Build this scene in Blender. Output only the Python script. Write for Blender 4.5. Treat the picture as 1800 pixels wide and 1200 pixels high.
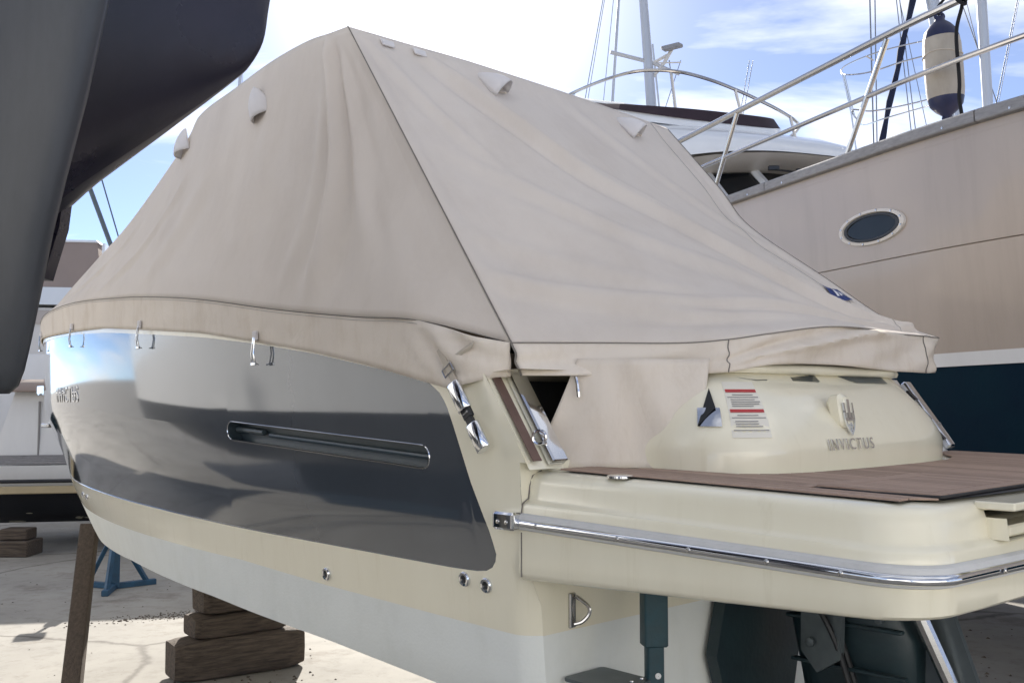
import bpy, math, random
import numpy as np
from mathutils import Vector, Matrix, noise

random.seed(7)
for o in list(bpy.data.objects):
    bpy.data.objects.remove(o)
scene = bpy.context.scene
COL = scene.collection
R = math.radians

# ------------------------------------------------------------------ camera
CAM_Z = 2.0
cam_data = bpy.data.cameras.new('camera')
cam_data.sensor_width = 36.0
cam_data.lens = 36.0 * 1750.0 / 1800.0
cam_data.clip_start = 0.05
cam_data.clip_end = 3000
cam = bpy.data.objects.new('camera', cam_data)
cam.location = (0, 0, CAM_Z)
cam.rotation_euler = (R(90) + math.atan(108 / 1750.0), 0, 0)
COL.objects.link(cam)
scene.camera = cam

# ------------------------------------------------------------------ sky and sun
SUN_EL, SUN_AZ = R(24.5), R(-4.3)           # azimuth from +Y, negative to the left
sun_dir = Vector((math.sin(SUN_AZ) * math.cos(SUN_EL), math.cos(SUN_AZ) * math.cos(SUN_EL), math.sin(SUN_EL)))
world = bpy.data.worlds.new('World')
scene.world = world
world.use_nodes = True
nt = world.node_tree
nt.nodes.clear()
N = nt.nodes.new
L = nt.links.new
out = N('ShaderNodeOutputWorld')
bg = N('ShaderNodeBackground')
bg.inputs['Strength'].default_value = 0.052
sky = N('ShaderNodeTexSky')
sky.sky_type = 'NISHITA'
sky.sun_disc = False
sky.sun_elevation = SUN_EL
sky.sun_rotation = SUN_AZ
sky.air_density = 0.31
sky.dust_density = 0.05
sky.ozone_density = 2.5
tc = N('ShaderNodeTexCoord')
sep = N('ShaderNodeSeparateXYZ')
L(tc.outputs['Generated'], sep.inputs[0])
zz = N('ShaderNodeMath'); zz.operation = 'MAXIMUM'; zz.inputs[1].default_value = 0.0
L(sep.outputs['Z'], zz.inputs[0])
za = N('ShaderNodeMath'); za.operation = 'ADD'; za.inputs[1].default_value = 0.22
L(zz.outputs[0], za.inputs[0])
dx = N('ShaderNodeMath'); dx.operation = 'DIVIDE'; L(sep.outputs['X'], dx.inputs[0]); L(za.outputs[0], dx.inputs[1])
dy = N('ShaderNodeMath'); dy.operation = 'DIVIDE'; L(sep.outputs['Y'], dy.inputs[0]); L(za.outputs[0], dy.inputs[1])
cmb = N('ShaderNodeCombineXYZ'); L(dx.outputs[0], cmb.inputs[0]); L(dy.outputs[0], cmb.inputs[1])
mp = N('ShaderNodeMapping'); mp.inputs['Scale'].default_value = (0.8, 1.7, 1.0); mp.inputs['Location'].default_value = (9.4, 1.3, 0)
mp.inputs['Rotation'].default_value = (0, 0, R(24))
L(cmb.outputs[0], mp.inputs[0])
cn = N('ShaderNodeTexNoise'); cn.inputs['Scale'].default_value = 1.5; cn.inputs['Detail'].default_value = 7; cn.inputs['Roughness'].default_value = 0.56
cn.inputs['Distortion'].default_value = 0.35
L(mp.outputs[0], cn.inputs['Vector'])
cr = N('ShaderNodeValToRGB')
cr.color_ramp.elements[0].position = 0.47; cr.color_ramp.elements[0].color = (0, 0, 0, 1)
cr.color_ramp.elements[1].position = 0.74; cr.color_ramp.elements[1].color = (1, 1, 1, 1)
L(cn.outputs['Fac'], cr.inputs[0])
# thin bright veil of cloud round the sun: forward scattering
dot = N('ShaderNodeVectorMath'); dot.operation = 'DOT_PRODUCT'; dot.inputs[1].default_value = sun_dir
nrm = N('ShaderNodeVectorMath'); nrm.operation = 'NORMALIZE'; L(tc.outputs['Generated'], nrm.inputs[0]); L(nrm.outputs[0], dot.inputs[0])
mx = N('ShaderNodeMath'); mx.operation = 'MAXIMUM'; mx.inputs[1].default_value = 0.0; L(dot.outputs['Value'], mx.inputs[0])
pw = N('ShaderNodeMath'); pw.operation = 'POWER'; pw.inputs[1].default_value = 85.0; L(mx.outputs[0], pw.inputs[0])
cb = N('ShaderNodeMath'); cb.operation = 'MULTIPLY_ADD'; cb.inputs[1].default_value = 5.0; cb.inputs[2].default_value = 7.8
L(pw.outputs[0], cb.inputs[0])
cc = N('ShaderNodeVectorMath'); cc.operation = 'SCALE'; cc.inputs[0].default_value = (1.0, 0.99, 0.975); L(cb.outputs[0], cc.inputs['Scale'])
mxs = N('ShaderNodeMath'); mxs.operation = 'MULTIPLY_ADD'; mxs.inputs[1].default_value = 0.78; mxs.inputs[2].default_value = 0.10; L(cr.outputs[0], mxs.inputs[0])
mixc = N('ShaderNodeMix'); mixc.data_type = 'RGBA'
mh = N('ShaderNodeMath'); mh.operation = 'MULTIPLY_ADD'; mh.use_clamp = True; mh.inputs[1].default_value = 0.62; L(pw.outputs[0], mh.inputs[0]); L(mxs.outputs[0], mh.inputs[2])
L(mh.outputs[0], mixc.inputs['Factor']); L(sky.outputs[0], mixc.inputs['A']); L(cc.outputs[0], mixc.inputs['B'])
L(mixc.outputs['Result'], bg.inputs['Color'])
L(bg.outputs[0], out.inputs[0])

sun_data = bpy.data.lights.new('sun', 'SUN')
sun_data.energy = 2.0
sun_data.angle = R(0.6)
sun_data.color = (1.0, 0.945, 0.86)
sun = bpy.data.objects.new('sun', sun_data)
sun.rotation_euler = (-sun_dir).to_track_quat('-Z', 'Y').to_euler()
sun.location = (0, 40, 30)
COL.objects.link(sun)

scene.view_settings.view_transform = 'Standard'
scene.view_settings.look = 'None'
scene.view_settings.gamma = 1.0
scene.view_settings.use_curve_mapping = False
scene.view_settings.exposure = 2.27
scene.cycles.max_bounces = 6
scene.cycles.diffuse_bounces = 3
scene.cycles.glossy_bounces = 4
scene.cycles.transmission_bounces = 2

# ------------------------------------------------------------------ materials
def mat(name, col, rough=0.5, metal=0.0, coat=0.0, noise_amt=0.0, noise_scale=4.0, bump=0.0, bump_scale=60.0,
        stretch=(1, 1, 1), col2=None, spec=0.5, transl=0.0, rough_var=0.0):
    m = bpy.data.materials.new(name)
    m.use_nodes = True
    t = m.node_tree
    b = t.nodes['Principled BSDF']
    b.inputs['Base Color'].default_value = (*col, 1)
    b.inputs['Roughness'].default_value = rough
    b.inputs['Metallic'].default_value = metal
    b.inputs['Coat Weight'].default_value = coat
    b.inputs['Coat Roughness'].default_value = 0.06
    b.inputs['Specular IOR Level'].default_value = spec
    co = t.nodes.new('ShaderNodeTexCoord')
    mpn = t.nodes.new('ShaderNodeMapping')
    mpn.inputs['Scale'].default_value = stretch
    t.links.new(co.outputs['Object'], mpn.inputs[0])
    if noise_amt > 0 or col2:
        n = t.nodes.new('ShaderNodeTexNoise')
        n.inputs['Scale'].default_value = noise_scale
        n.inputs['Detail'].default_value = 6
        n.inputs['Roughness'].default_value = 0.62
        t.links.new(mpn.outputs[0], n.inputs['Vector'])
        r = t.nodes.new('ShaderNodeValToRGB')
        r.color_ramp.elements[0].position = 0.3
        r.color_ramp.elements[1].position = 0.72
        c2 = col2 if col2 else tuple(max(0, c * (1 - noise_amt)) for c in col)
        r.color_ramp.elements[0].color = (*c2, 1)
        r.color_ramp.elements[1].color = (*col, 1)
        t.links.new(n.outputs['Fac'], r.inputs[0])
        t.links.new(r.outputs[0], b.inputs['Base Color'])
        if rough_var:
            mr = t.nodes.new('ShaderNodeMapRange')
            mr.inputs['To Min'].default_value = rough + rough_var
            mr.inputs['To Max'].default_value = max(0.02, rough - rough_var)
            t.links.new(n.outputs['Fac'], mr.inputs['Value'])
            t.links.new(mr.outputs[0], b.inputs['Roughness'])
    if bump > 0:
        n2 = t.nodes.new('ShaderNodeTexNoise')
        n2.inputs['Scale'].default_value = bump_scale
        n2.inputs['Detail'].default_value = 4
        t.links.new(mpn.outputs[0], n2.inputs['Vector'])
        bp = t.nodes.new('ShaderNodeBump')
        bp.inputs['Strength'].default_value = bump
        bp.inputs['Distance'].default_value = 0.01
        t.links.new(n2.outputs['Fac'], bp.inputs['Height'])
        t.links.new(bp.outputs[0], b.inputs['Normal'])
    if transl > 0:
        tr = t.nodes.new('ShaderNodeBsdfTranslucent')
        tr.inputs['Color'].default_value = (*col, 1)
        ms = t.nodes.new('ShaderNodeMixShader')
        ms.inputs[0].default_value = transl
        t.links.new(b.outputs[0], ms.inputs[1])
        t.links.new(tr.outputs[0], ms.inputs[2])
        t.links.new(ms.outputs[0], t.nodes['Material Output'].inputs['Surface'])
    return m

M = {}
M['cream'] = mat('cream_gelcoat', (0.90, 0.85, 0.675), 0.22, coat=0.5, col2=(0.86, 0.805, 0.63), noise_scale=2.2, stretch=(3, 3, 0.7), rough_var=0.06)
M['antifoul'] = mat('pale_antifouling', (0.85, 0.87, 0.825), 0.62, col2=(0.80, 0.82, 0.78), noise_scale=3.0, bump=0.12, bump_scale=90)
M['slate'] = mat('slate_gloss_paint', (0.085, 0.098, 0.118), 0.06, metal=0.28, coat=1.0, noise_amt=0.12, noise_scale=2.5)
M['slate_in'] = mat('slate_recess', (0.06, 0.085, 0.10), 0.3, coat=0.4, noise_amt=0.15, noise_scale=6)
M['chrome'] = mat('polished_chrome', (0.78, 0.79, 0.81), 0.06, metal=1.0, noise_amt=0.04, noise_scale=30)
M['steel'] = mat('stainless_steel', (0.62, 0.61, 0.60), 0.2, metal=1.0, noise_amt=0.12, noise_scale=18, stretch=(1, 1, 6))
M['canvas'] = mat('beige_canvas', (0.78, 0.71, 0.635), 0.9, col2=(0.72, 0.655, 0.59), noise_scale=1.3, bump=0.10, bump_scale=420, transl=0.10, spec=0.2)
M['canvas_hem'] = mat('beige_canvas_hem', (0.82, 0.74, 0.64), 0.9, col2=(0.76, 0.685, 0.60), noise_scale=2.3, bump=0.10, bump_scale=420, transl=0.06, spec=0.2)
M['hood'] = mat('pale_canvas_hood', (0.86, 0.83, 0.82), 0.85, noise_amt=0.06, noise_scale=9, bump=0.1, bump_scale=500, transl=0.18, spec=0.2)
M['thread'] = mat('seam_thread', (0.22, 0.20, 0.18), 0.9, noise_amt=0.2, noise_scale=80)
M['thread_pale'] = mat('pale_seam_thread', (0.42, 0.39, 0.36), 0.9, noise_amt=0.2, noise_scale=80)
M['black'] = mat('black_plastic', (0.02, 0.021, 0.024), 0.4, noise_amt=0.3, noise_scale=20)
M['white'] = mat('white_gelcoat', (0.80, 0.80, 0.79), 0.25, coat=0.3, noise_amt=0.07, noise_scale=2.5, stretch=(2, 2, 0.6))
M['web'] = mat('beige_webbing', (0.56, 0.50, 0.42), 0.9, noise_amt=0.12, noise_scale=60, bump=0.2, bump_scale=300)
M['rubber_grey'] = mat('grey_rubber', (0.66, 0.66, 0.65), 0.5, noise_amt=0.12, noise_scale=12)
M['brown'] = mat('brown_synthetic_teak', (0.17, 0.105, 0.085), 0.7, noise_amt=0.25, noise_scale=25)
M['dark'] = mat('painted_interior_shade', (0.035, 0.035, 0.042), 0.7, noise_amt=0.3, noise_scale=6)  # near-black colour standing in for the shade under the cover

def grime(m, scale=(9, 9, .55), lo=.36, hi=.52, col=(.80, .76, .68), amt=.55, nscale=3.0):
    """run-off streaks and smears multiplied over the base colour"""
    t = m.node_tree; b = t.nodes['Principled BSDF']
    src = b.inputs['Base Color'].links[0].from_socket
    co = t.nodes.new('ShaderNodeTexCoord'); mpn = t.nodes.new('ShaderNodeMapping'); mpn.inputs['Scale'].default_value = scale
    t.links.new(co.outputs['Object'], mpn.inputs[0])
    n = t.nodes.new('ShaderNodeTexNoise'); n.inputs['Scale'].default_value = nscale; n.inputs['Detail'].default_value = 7; n.inputs['Roughness'].default_value = .68
    t.links.new(mpn.outputs[0], n.inputs['Vector'])
    r = t.nodes.new('ShaderNodeValToRGB')
    r.color_ramp.elements[0].position = lo; r.color_ramp.elements[0].color = (*col, 1)
    r.color_ramp.elements[1].position = hi; r.color_ramp.elements[1].color = (1, 1, 1, 1)
    t.links.new(n.outputs['Fac'], r.inputs[0])
    mu = t.nodes.new('ShaderNodeMix'); mu.data_type = 'RGBA'; mu.blend_type = 'MULTIPLY'; mu.inputs['Factor'].default_value = amt
    t.links.new(src, mu.inputs['A']); t.links.new(r.outputs[0], mu.inputs['B'])
    t.links.new(mu.outputs['Result'], b.inputs['Base Color'])
def crumple(m, scale=3.2, dist=.02, strength=.35, stretch=(1, 1, .6)):
    """second, coarser bump layer: slack and creases of cloth"""
    t = m.node_tree; b = t.nodes['Principled BSDF']
    co = t.nodes.new('ShaderNodeTexCoord'); mpn = t.nodes.new('ShaderNodeMapping'); mpn.inputs['Scale'].default_value = stretch
    t.links.new(co.outputs['Object'], mpn.inputs[0])
    n = t.nodes.new('ShaderNodeTexNoise'); n.inputs['Scale'].default_value = scale; n.inputs['Detail'].default_value = 9; n.inputs['Roughness'].default_value = .5; n.inputs['Distortion'].default_value = 1.2
    t.links.new(mpn.outputs[0], n.inputs['Vector'])
    bp = t.nodes.new('ShaderNodeBump'); bp.inputs['Strength'].default_value = strength; bp.inputs['Distance'].default_value = dist
    t.links.new(n.outputs['Fac'], bp.inputs['Height'])
    if b.inputs['Normal'].links:
        t.links.new(b.inputs['Normal'].links[0].from_socket, bp.inputs['Normal'])
    t.links.new(bp.outputs[0], b.inputs['Normal'])
crumple(M['canvas']); crumple(M['canvas_hem'], 5.0, .02, .5)
grime(M['canvas'], (1.2, 1.2, .5), .30, .55, (.86, .84, .82), .55, 2.2)
grime(M['canvas_hem'], (3, 3, 1.2), .32, .52, (.82, .78, .72), .5, 3.0)
grime(M['cream'], (7, 7, .6), .30, .42, (.74, .70, .60), .22, 2.2)
grime(M['antifoul'], (2.5, 2.5, 1.0), .33, .52, (.80, .80, .76), .25, 2.5)
def teak_mat():
    m = mat('weathered_teak', (0.44, 0.315, 0.24), 0.75, col2=(0.31, 0.215, 0.165), noise_scale=9.0, stretch=(14, 1.2, 1), bump=0.25, bump_scale=30)
    t = m.node_tree; b = t.nodes['Principled BSDF']
    oi = t.nodes.new('ShaderNodeObjectInfo'); hs_ = t.nodes.new('ShaderNodeHueSaturation'); mr = t.nodes.new('ShaderNodeMapRange')
    mr.inputs['To Min'].default_value = .80; mr.inputs['To Max'].default_value = 1.15
    t.links.new(oi.outputs['Random'], mr.inputs['Value']); t.links.new(mr.outputs[0], hs_.inputs['Value'])
    t.links.new(b.inputs['Base Color'].links[0].from_socket, hs_.inputs['Color']); t.links.new(hs_.outputs[0], b.inputs['Base Color'])
    return m
M['teak'] = teak_mat()
M['caulk'] = mat('black_caulk', (0.03, 0.028, 0.028), 0.6, noise_amt=0.3, noise_scale=40)
M['navy'] = mat('navy_antifouling', (0.002, 0.011, 0.030), 0.6, col2=(0.002, 0.022, 0.036), noise_scale=1.1, bump=0.15, bump_scale=40, spec=0.1)
M['taupe'] = mat('taupe_topside_paint', (0.475, 0.40, 0.335), 0.30, coat=0.35, noise_amt=0.09, noise_scale=1.2, stretch=(1, 1, 0.5))
grime(M['taupe'], (4, 4, .3), .33, .50, (.78, .76, .74), .28, 1.6)
M['grey_timber'] = mat('weathered_grey_timber', (0.34, 0.33, 0.33), 0.75, col2=(0.23, 0.225, 0.225), noise_scale=14, stretch=(1, 1, 4), bump=0.25, bump_scale=30)
M['glass'] = mat('dark_glass', (0.016, 0.018, 0.02), 0.12, noise_amt=0.3, noise_scale=3, spec=0.22)
M['soffit'] = mat('cream_moulding', (0.70, 0.66, 0.60), 0.4, noise_amt=0.06, noise_scale=2)
M['maroon'] = mat('maroon_canvas', (0.034, 0.018, 0.026), 0.85, noise_amt=0.3, noise_scale=6)
M['fender'] = mat('dirty_fender_vinyl', (0.47, 0.42, 0.345), 0.5, col2=(0.33, 0.285, 0.225), noise_scale=7, stretch=(1, 1, 0.5), bump=0.1, bump_scale=50)
M['blue_cap'] = mat('navy_fender_cap', (0.013, 0.02, 0.075), 0.45, noise_amt=0.4, noise_scale=12)
M['rope'] = mat('black_rope', (0.012, 0.012, 0.014), 0.9, noise_amt=0.3, noise_scale=90)
M['alu'] = mat('grey_mast_aluminium', (0.55, 0.56, 0.58), 0.4, metal=0.4, noise_amt=0.12, noise_scale=3, stretch=(4, 4, 0.5))
M['wire'] = mat('rigging_wire', (0.22, 0.23, 0.25), 0.5, metal=0.5, noise_amt=0.1, noise_scale=9)
M['sailblue'] = mat('navy_sail_cover', (0.012, 0.018, 0.05), 0.9, noise_amt=0.4, noise_scale=8)
M['rudder'] = mat('graphite_grey_antifouling', (0.056, 0.058, 0.068), 0.36, col2=(0.055, 0.06, 0.066), noise_scale=3.2, bump=0.08, bump_scale=25, stretch=(1, 1, 0.4), rough_var=0.08)
grime(M['rudder'], (2, 2, .4), .30, .62, (.55, .56, .58), .8, 3.5)
M['purple_hull'] = mat('dark_violet_navy_antifouling', (0.026, 0.021, 0.034), 0.27, col2=(0.016, 0.015, 0.028), noise_scale=1.6, bump=0.10, bump_scale=18, rough_var=0.1)
grime(M['purple_hull'], (1, 1, 1), .30, .60, (.5, .52, .6), .8, 2.5)
M['wood'] = mat('dark_weathered_timber', (0.165, 0.125, 0.092), 0.85, col2=(0.045, 0.034, 0.028), noise_scale=5, stretch=(1.0, 11, 11), bump=0.9, bump_scale=14)
M['wood_v'] = mat('dark_weathered_prop', (0.115, 0.085, 0.062), 0.85, col2=(0.06, 0.045, 0.034), noise_scale=5, stretch=(10, 10, 0.8), bump=0.4, bump_scale=14)
M['bluepaint'] = mat('blue_stand_paint', (0.035, 0.115, 0.21), 0.5, col2=(0.028, 0.07, 0.12), noise_scale=9, bump=0.2, bump_scale=30)
M['tealpaint'] = mat('dark_teal_stand_paint', (0.016, 0.065, 0.085), 0.5, col2=(0.022, 0.05, 0.06), noise_scale=12, bump=0.2, bump_scale=40)
M['drive'] = mat('dark_drive_paint', (0.020, 0.043, 0.050), 0.4, col2=(0.014, 0.026, 0.032), noise_scale=5, bump=0.1, bump_scale=40)
M['drive_grey'] = mat('grey_drive_metal', (0.13, 0.155, 0.165), 0.4, metal=0.3, noise_amt=0.3, noise_scale=8)
M['red'] = mat('red_print', (0.50, 0.035, 0.04), 0.5, noise_amt=0.1, noise_scale=20)
M['grey_print'] = mat('grey_print', (0.32, 0.31, 0.30), 0.6, noise_amt=0.1, noise_scale=20)
M['sticker'] = mat('white_sticker', (0.80, 0.76, 0.66), 0.35, noise_amt=0.05, noise_scale=5)
M['bluelogo'] = mat('blue_logo_print', (0.022, 0.045, 0.19), 0.7, noise_amt=0.15, noise_scale=60)
M['whitelogo'] = mat('white_logo_print', (0.75, 0.76, 0.80), 0.7, noise_amt=0.06, noise_scale=60)
M['lightgrey'] = mat('light_grey_topsides', (0.72, 0.74, 0.75), 0.3, coat=0.3, noise_amt=0.05, noise_scale=1)
M['tan'] = mat('tan_canvas', (0.36, 0.285, 0.245), 0.9, noise_amt=0.08, noise_scale=2, transl=0.1)
M['tanstripe'] = mat('tan_boot_stripe', (0.55, 0.45, 0.28), 0.4, noise_amt=0.1, noise_scale=4)

def flaking_mat():
    m = mat('flaking_black_antifouling', (0.012, 0.014, 0.02), 0.7, bump=0.4, bump_scale=12)
    t = m.node_tree
    b = t.nodes['Principled BSDF']
    co = t.nodes.new('ShaderNodeTexCoord')
    n = t.nodes.new('ShaderNodeTexNoise'); n.inputs['Scale'].default_value = 2.6; n.inputs['Detail'].default_value = 5
    t.links.new(co.outputs['Object'], n.inputs['Vector'])
    r = t.nodes.new('ShaderNodeValToRGB'); r.color_ramp.interpolation = 'CONSTANT'
    r.color_ramp.elements[0].color = (0.012, 0.014, 0.02, 1)
    r.color_ramp.elements[1].position = 0.62; r.color_ramp.elements[1].color = (0.50, 0.47, 0.36, 1)
    t.links.new(n.outputs['Fac'], r.inputs[0]); t.links.new(r.outputs[0], b.inputs['Base Color'])
    return m
M['flaking'] = flaking_mat()

def ground_mat():
    m = bpy.data.materials.new('worn_concrete')
    m.use_nodes = True
    t = m.node_tree
    b = t.nodes['Principled BSDF']
    b.inputs['Roughness'].default_value = 0.88
    co = t.nodes.new('ShaderNodeTexCoord')
    def nz(s, d, r=0.6):
        n = t.nodes.new('ShaderNodeTexNoise'); n.inputs['Scale'].default_value = s; n.inputs['Detail'].default_value = d; n.inputs['Roughness'].default_value = r
        t.links.new(co.outputs['Object'], n.inputs['Vector']); return n
    a = nz(0.6, 8); c = nz(5.5, 6, 0.7); d = nz(40, 3)
    r1 = t.nodes.new('ShaderNodeValToRGB')
    r1.color_ramp.elements[0].position = 0.34; r1.color_ramp.elements[0].color = (0.275, 0.258, 0.228, 1)
    r1.color_ramp.elements[1].position = 0.62; r1.color_ramp.elements[1].color = (0.37, 0.35, 0.312, 1)
    t.links.new(a.outputs['Fac'], r1.inputs[0])
    r2 = t.nodes.new('ShaderNodeValToRGB')
    r2.color_ramp.elements[0].position = 0.30; r2.color_ramp.elements[0].color = (0.52, 0.50, 0.47, 1)
    r2.color_ramp.elements[1].position = 0.50; r2.color_ramp.elements[1].color = (1, 1, 1, 1)
    t.links.new(c.outputs['Fac'], r2.inputs[0])
    mu = t.nodes.new('ShaderNodeMix'); mu.data_type = 'RGBA'; mu.blend_type = 'MULTIPLY'; mu.inputs['Factor'].default_value = 0.45
    t.links.new(r1.outputs[0], mu.inputs['A']); t.links.new(r2.outputs[0], mu.inputs['B'])
    r3 = t.nodes.new('ShaderNodeValToRGB')
    r3.color_ramp.elements[0].position = 0.27; r3.color_ramp.elements[0].color = (0.25, 0.22, 0.2, 1)
    r3.color_ramp.elements[1].position = 0.33; r3.color_ramp.elements[1].color = (1, 1, 1, 1)
    t.links.new(d.outputs['Fac'], r3.inputs[0])
    mu2 = t.nodes.new('ShaderNodeMix'); mu2.data_type = 'RGBA'; mu2.blend_type = 'MULTIPLY'; mu2.inputs['Factor'].default_value = 0.7
    t.links.new(mu.outputs['Result'], mu2.inputs['A']); t.links.new(r3.outputs[0], mu2.inputs['B'])
    vo = t.nodes.new('ShaderNodeTexVoronoi'); vo.feature = 'DISTANCE_TO_EDGE'; vo.inputs['Scale'].default_value = .28
    wv = t.nodes.new('ShaderNodeVectorMath'); wv.operation = 'MULTIPLY_ADD'; wv.inputs[1].default_value = (.5, .5, .5)
    t.links.new(a.outputs['Color'], wv.inputs[0]); t.links.new(co.outputs['Object'], wv.inputs[2]); t.links.new(wv.outputs[0], vo.inputs['Vector'])
    rc_ = t.nodes.new('ShaderNodeValToRGB')
    rc_.color_ramp.elements[0].position = 0.002; rc_.color_ramp.elements[0].color = (0.35, 0.32, 0.3, 1)
    rc_.color_ramp.elements[1].position = 0.009; rc_.color_ramp.elements[1].color = (1, 1, 1, 1)
    t.links.new(vo.outputs['Distance'], rc_.inputs[0])
    st_ = nz(.9, 9, .75)
    rs_ = t.nodes.new('ShaderNodeValToRGB')
    rs_.color_ramp.elements[0].position = 0.36; rs_.color_ramp.elements[0].color = (0.62, 0.58, 0.54, 1)
    rs_.color_ramp.elements[1].position = 0.44; rs_.color_ramp.elements[1].color = (1, 1, 1, 1)
    t.links.new(st_.outputs['Fac'], rs_.inputs[0])
    m3 = t.nodes.new('ShaderNodeMix'); m3.data_type = 'RGBA'; m3.blend_type = 'MULTIPLY'; m3.inputs['Factor'].default_value = 0.8
    t.links.new(mu2.outputs['Result'], m3.inputs['A']); t.links.new(rc_.outputs[0], m3.inputs['B'])
    m4 = t.nodes.new('ShaderNodeMix'); m4.data_type = 'RGBA'; m4.blend_type = 'MULTIPLY'; m4.inputs['Factor'].default_value = 0.7
    t.links.new(m3.outputs['Result'], m4.inputs['A']); t.links.new(rs_.outputs[0], m4.inputs['B'])
    t.links.new(m4.outputs['Result'], b.inputs['Base Color'])
    bp = t.nodes.new('ShaderNodeBump'); bp.inputs['Strength'].default_value = 0.18; bp.inputs['Distance'].default_value = 0.01
    t.links.new(c.outputs['Fac'], bp.inputs['Height']); t.links.new(bp.outputs[0], b.inputs['Normal'])
    return m
M['ground'] = ground_mat()

# ------------------------------------------------------------------ mesh helpers
class MB:
    def __init__(s):
        s.v = []; s.f = []
    def add(s, verts, faces):
        o = len(s.v)
        s.v += [tuple(p) for p in verts]
        s.f += [tuple(i + o for i in f) for f in faces]
        return s
    def grid(s, pts, flip=False, closed=False):
        """pts: rows of equal length lists of points"""
        nr, nc = len(pts), len(pts[0])
        fs = []
        for i in range(nr - 1):
            for j in range(nc if closed else nc - 1):
                k = (j + 1) % nc
                q = (i * nc + j, i * nc + k, (i + 1) * nc + k, (i + 1) * nc + j)
                fs.append(q[::-1] if flip else q)
        return s.add([p for r in pts for p in r], fs)
    def box(s, c, size, rot=None, taper=1.0):
        hx, hy, hz = size[0] / 2, size[1] / 2, size[2] / 2
        vs = []
        for z, k in ((-hz, 1.0), (hz, taper)):
            for x, y in ((-hx, -hy), (hx, -hy), (hx, hy), (-hx, hy)):
                p = Vector((x * k, y * k, z))
                if rot is not None: p = rot @ p
                vs.append(p + Vector(c))
        return s.add(vs, [(3, 2, 1, 0), (4, 5, 6, 7), (0, 1, 5, 4), (1, 2, 6, 5), (2, 3, 7, 6), (3, 0, 4, 7)])
    def rbox(s, c, size, r=0.01, rot=None, seg=3):
        """box with rounded vertical-profile edges: a rounded rectangle (x,y) extruded in z with chamfers"""
        hx, hy, hz = size[0] / 2, size[1] / 2, size[2] / 2
        def ring(ins, z):
            pts = []
            rr = max(r - ins, 0.0005)
            for cx, cy, a0 in ((hx - r, hy - r, 0), (-hx + r, hy - r, 90), (-hx + r, -hy + r, 180), (hx - r, -hy + r, 270)):
                for k in range(seg + 1):
                    a = R(a0 + 90.0 * k / seg)
                    pts.append((cx + rr * math.cos(a), cy + rr * math.sin(a), z))
            return pts
        c2 = min(r * 0.6, hz * 0.45)
        rings = [ring(c2, -hz), ring(0, -hz + c2), ring(0, hz - c2), ring(c2, hz)]
        vs = []
        for rg in rings:
            for p in rg:
                p = Vector(p)
                if rot is not None: p = rot @ p
                vs.append(p + Vector(c))
        n = len(rings[0])
        fs = []
        for i in range(3):
            for j in range(n):
                k = (j + 1) % n
                fs.append((i * n + j, i * n + k, (i + 1) * n + k, (i + 1) * n + j))
        fs.append(tuple(range(n))[::-1]); fs.append(tuple(range(3 * n, 4 * n)))
        return s.add(vs, fs)
    def tube(s, path, r, n=8, caps=True, closed=False):
        path = [Vector(p) for p in path]
        m = len(path)
        rs = r if isinstance(r, (list, tuple)) else [r] * m
        t0 = (path[1] - path[0]).normalized()
        up = Vector((0, 0, 1)) if abs(t0.z) < 0.9 else Vector((1, 0, 0))
        x = t0.cross(up).normalized()
        rings = []
        for i in range(m):
            if closed: t = path[(i + 1) % m] - path[i - 1]
            else: t = path[min(i + 1, m - 1)] - path[max(i - 1, 0)]
            if t.length < 1e-9: t = t0
            t.normalize()
            x = (x - t * x.dot(t))
            if x.length < 1e-6: x = t.orthogonal()
            x.normalize()
            y = t.cross(x)
            rings.append([path[i] + (x * math.cos(2 * math.pi * k / n) + y * math.sin(2 * math.pi * k / n)) * rs[i] for k in range(n)])
        if closed: rings.append(rings[0])
        s.grid(rings, closed=True)
        if caps and not closed:
            o = len(s.v) - n * m
            s.f.append(tuple(o + k for k in range(n))[::-1])
            s.f.append(tuple(o + (m - 1) * n + k for k in range(n)))
        return s
    def lathe(s, prof, c=(0, 0, 0), n=20, axis=None):
        """prof: (radius, height) list; axis: Matrix turning +Z to the axis"""
        rings = []
        for r, z in prof:
            ring = []
            for k in range(n):
                p = Vector((r * math.cos(2 * math.pi * k / n), r * math.sin(2 * math.pi * k / n), z))
                if axis is not None: p = axis @ p
                ring.append(p + Vector(c))
            rings.append(ring)
        return s.grid(rings, closed=True)
    def prism(s, poly, d):
        """poly: planar list of points, extruded by vector d"""
        n = len(poly)
        d = Vector(d)
        vs = [Vector(p) for p in poly] + [Vector(p) + d for p in poly]
        fs = [tuple(range(n))[::-1], tuple(range(n, 2 * n))] + [(i, (i + 1) % n, n + (i + 1) % n, n + i) for i in range(n)]
        return s.add(vs, fs)
    def build(s, name, material, parent=None, smooth=35, kind=None, label=None, thick=0.0, loc=None):
        me = bpy.data.meshes.new(name)
        me.from_pydata([tuple(p) for p in s.v], [], s.f)
        me.validate()
        me.update()
        me.materials.append(material if not isinstance(material, str) else M[material])
        if smooth:
            me.polygons.foreach_set('use_smooth', [True] * len(me.polygons))
            me.set_sharp_from_angle(angle=R(smooth))
        o = bpy.data.objects.new(name, me)
        COL.objects.link(o)
        if parent is not None: o.parent = parent
        if kind: o['kind'] = kind
        if label: o['label'] = label
        if loc is not None: o.location = loc
        if thick:
            md = o.modifiers.new('thickness', 'SOLIDIFY'); md.thickness = thick; md.offset = 0
        return o

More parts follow.
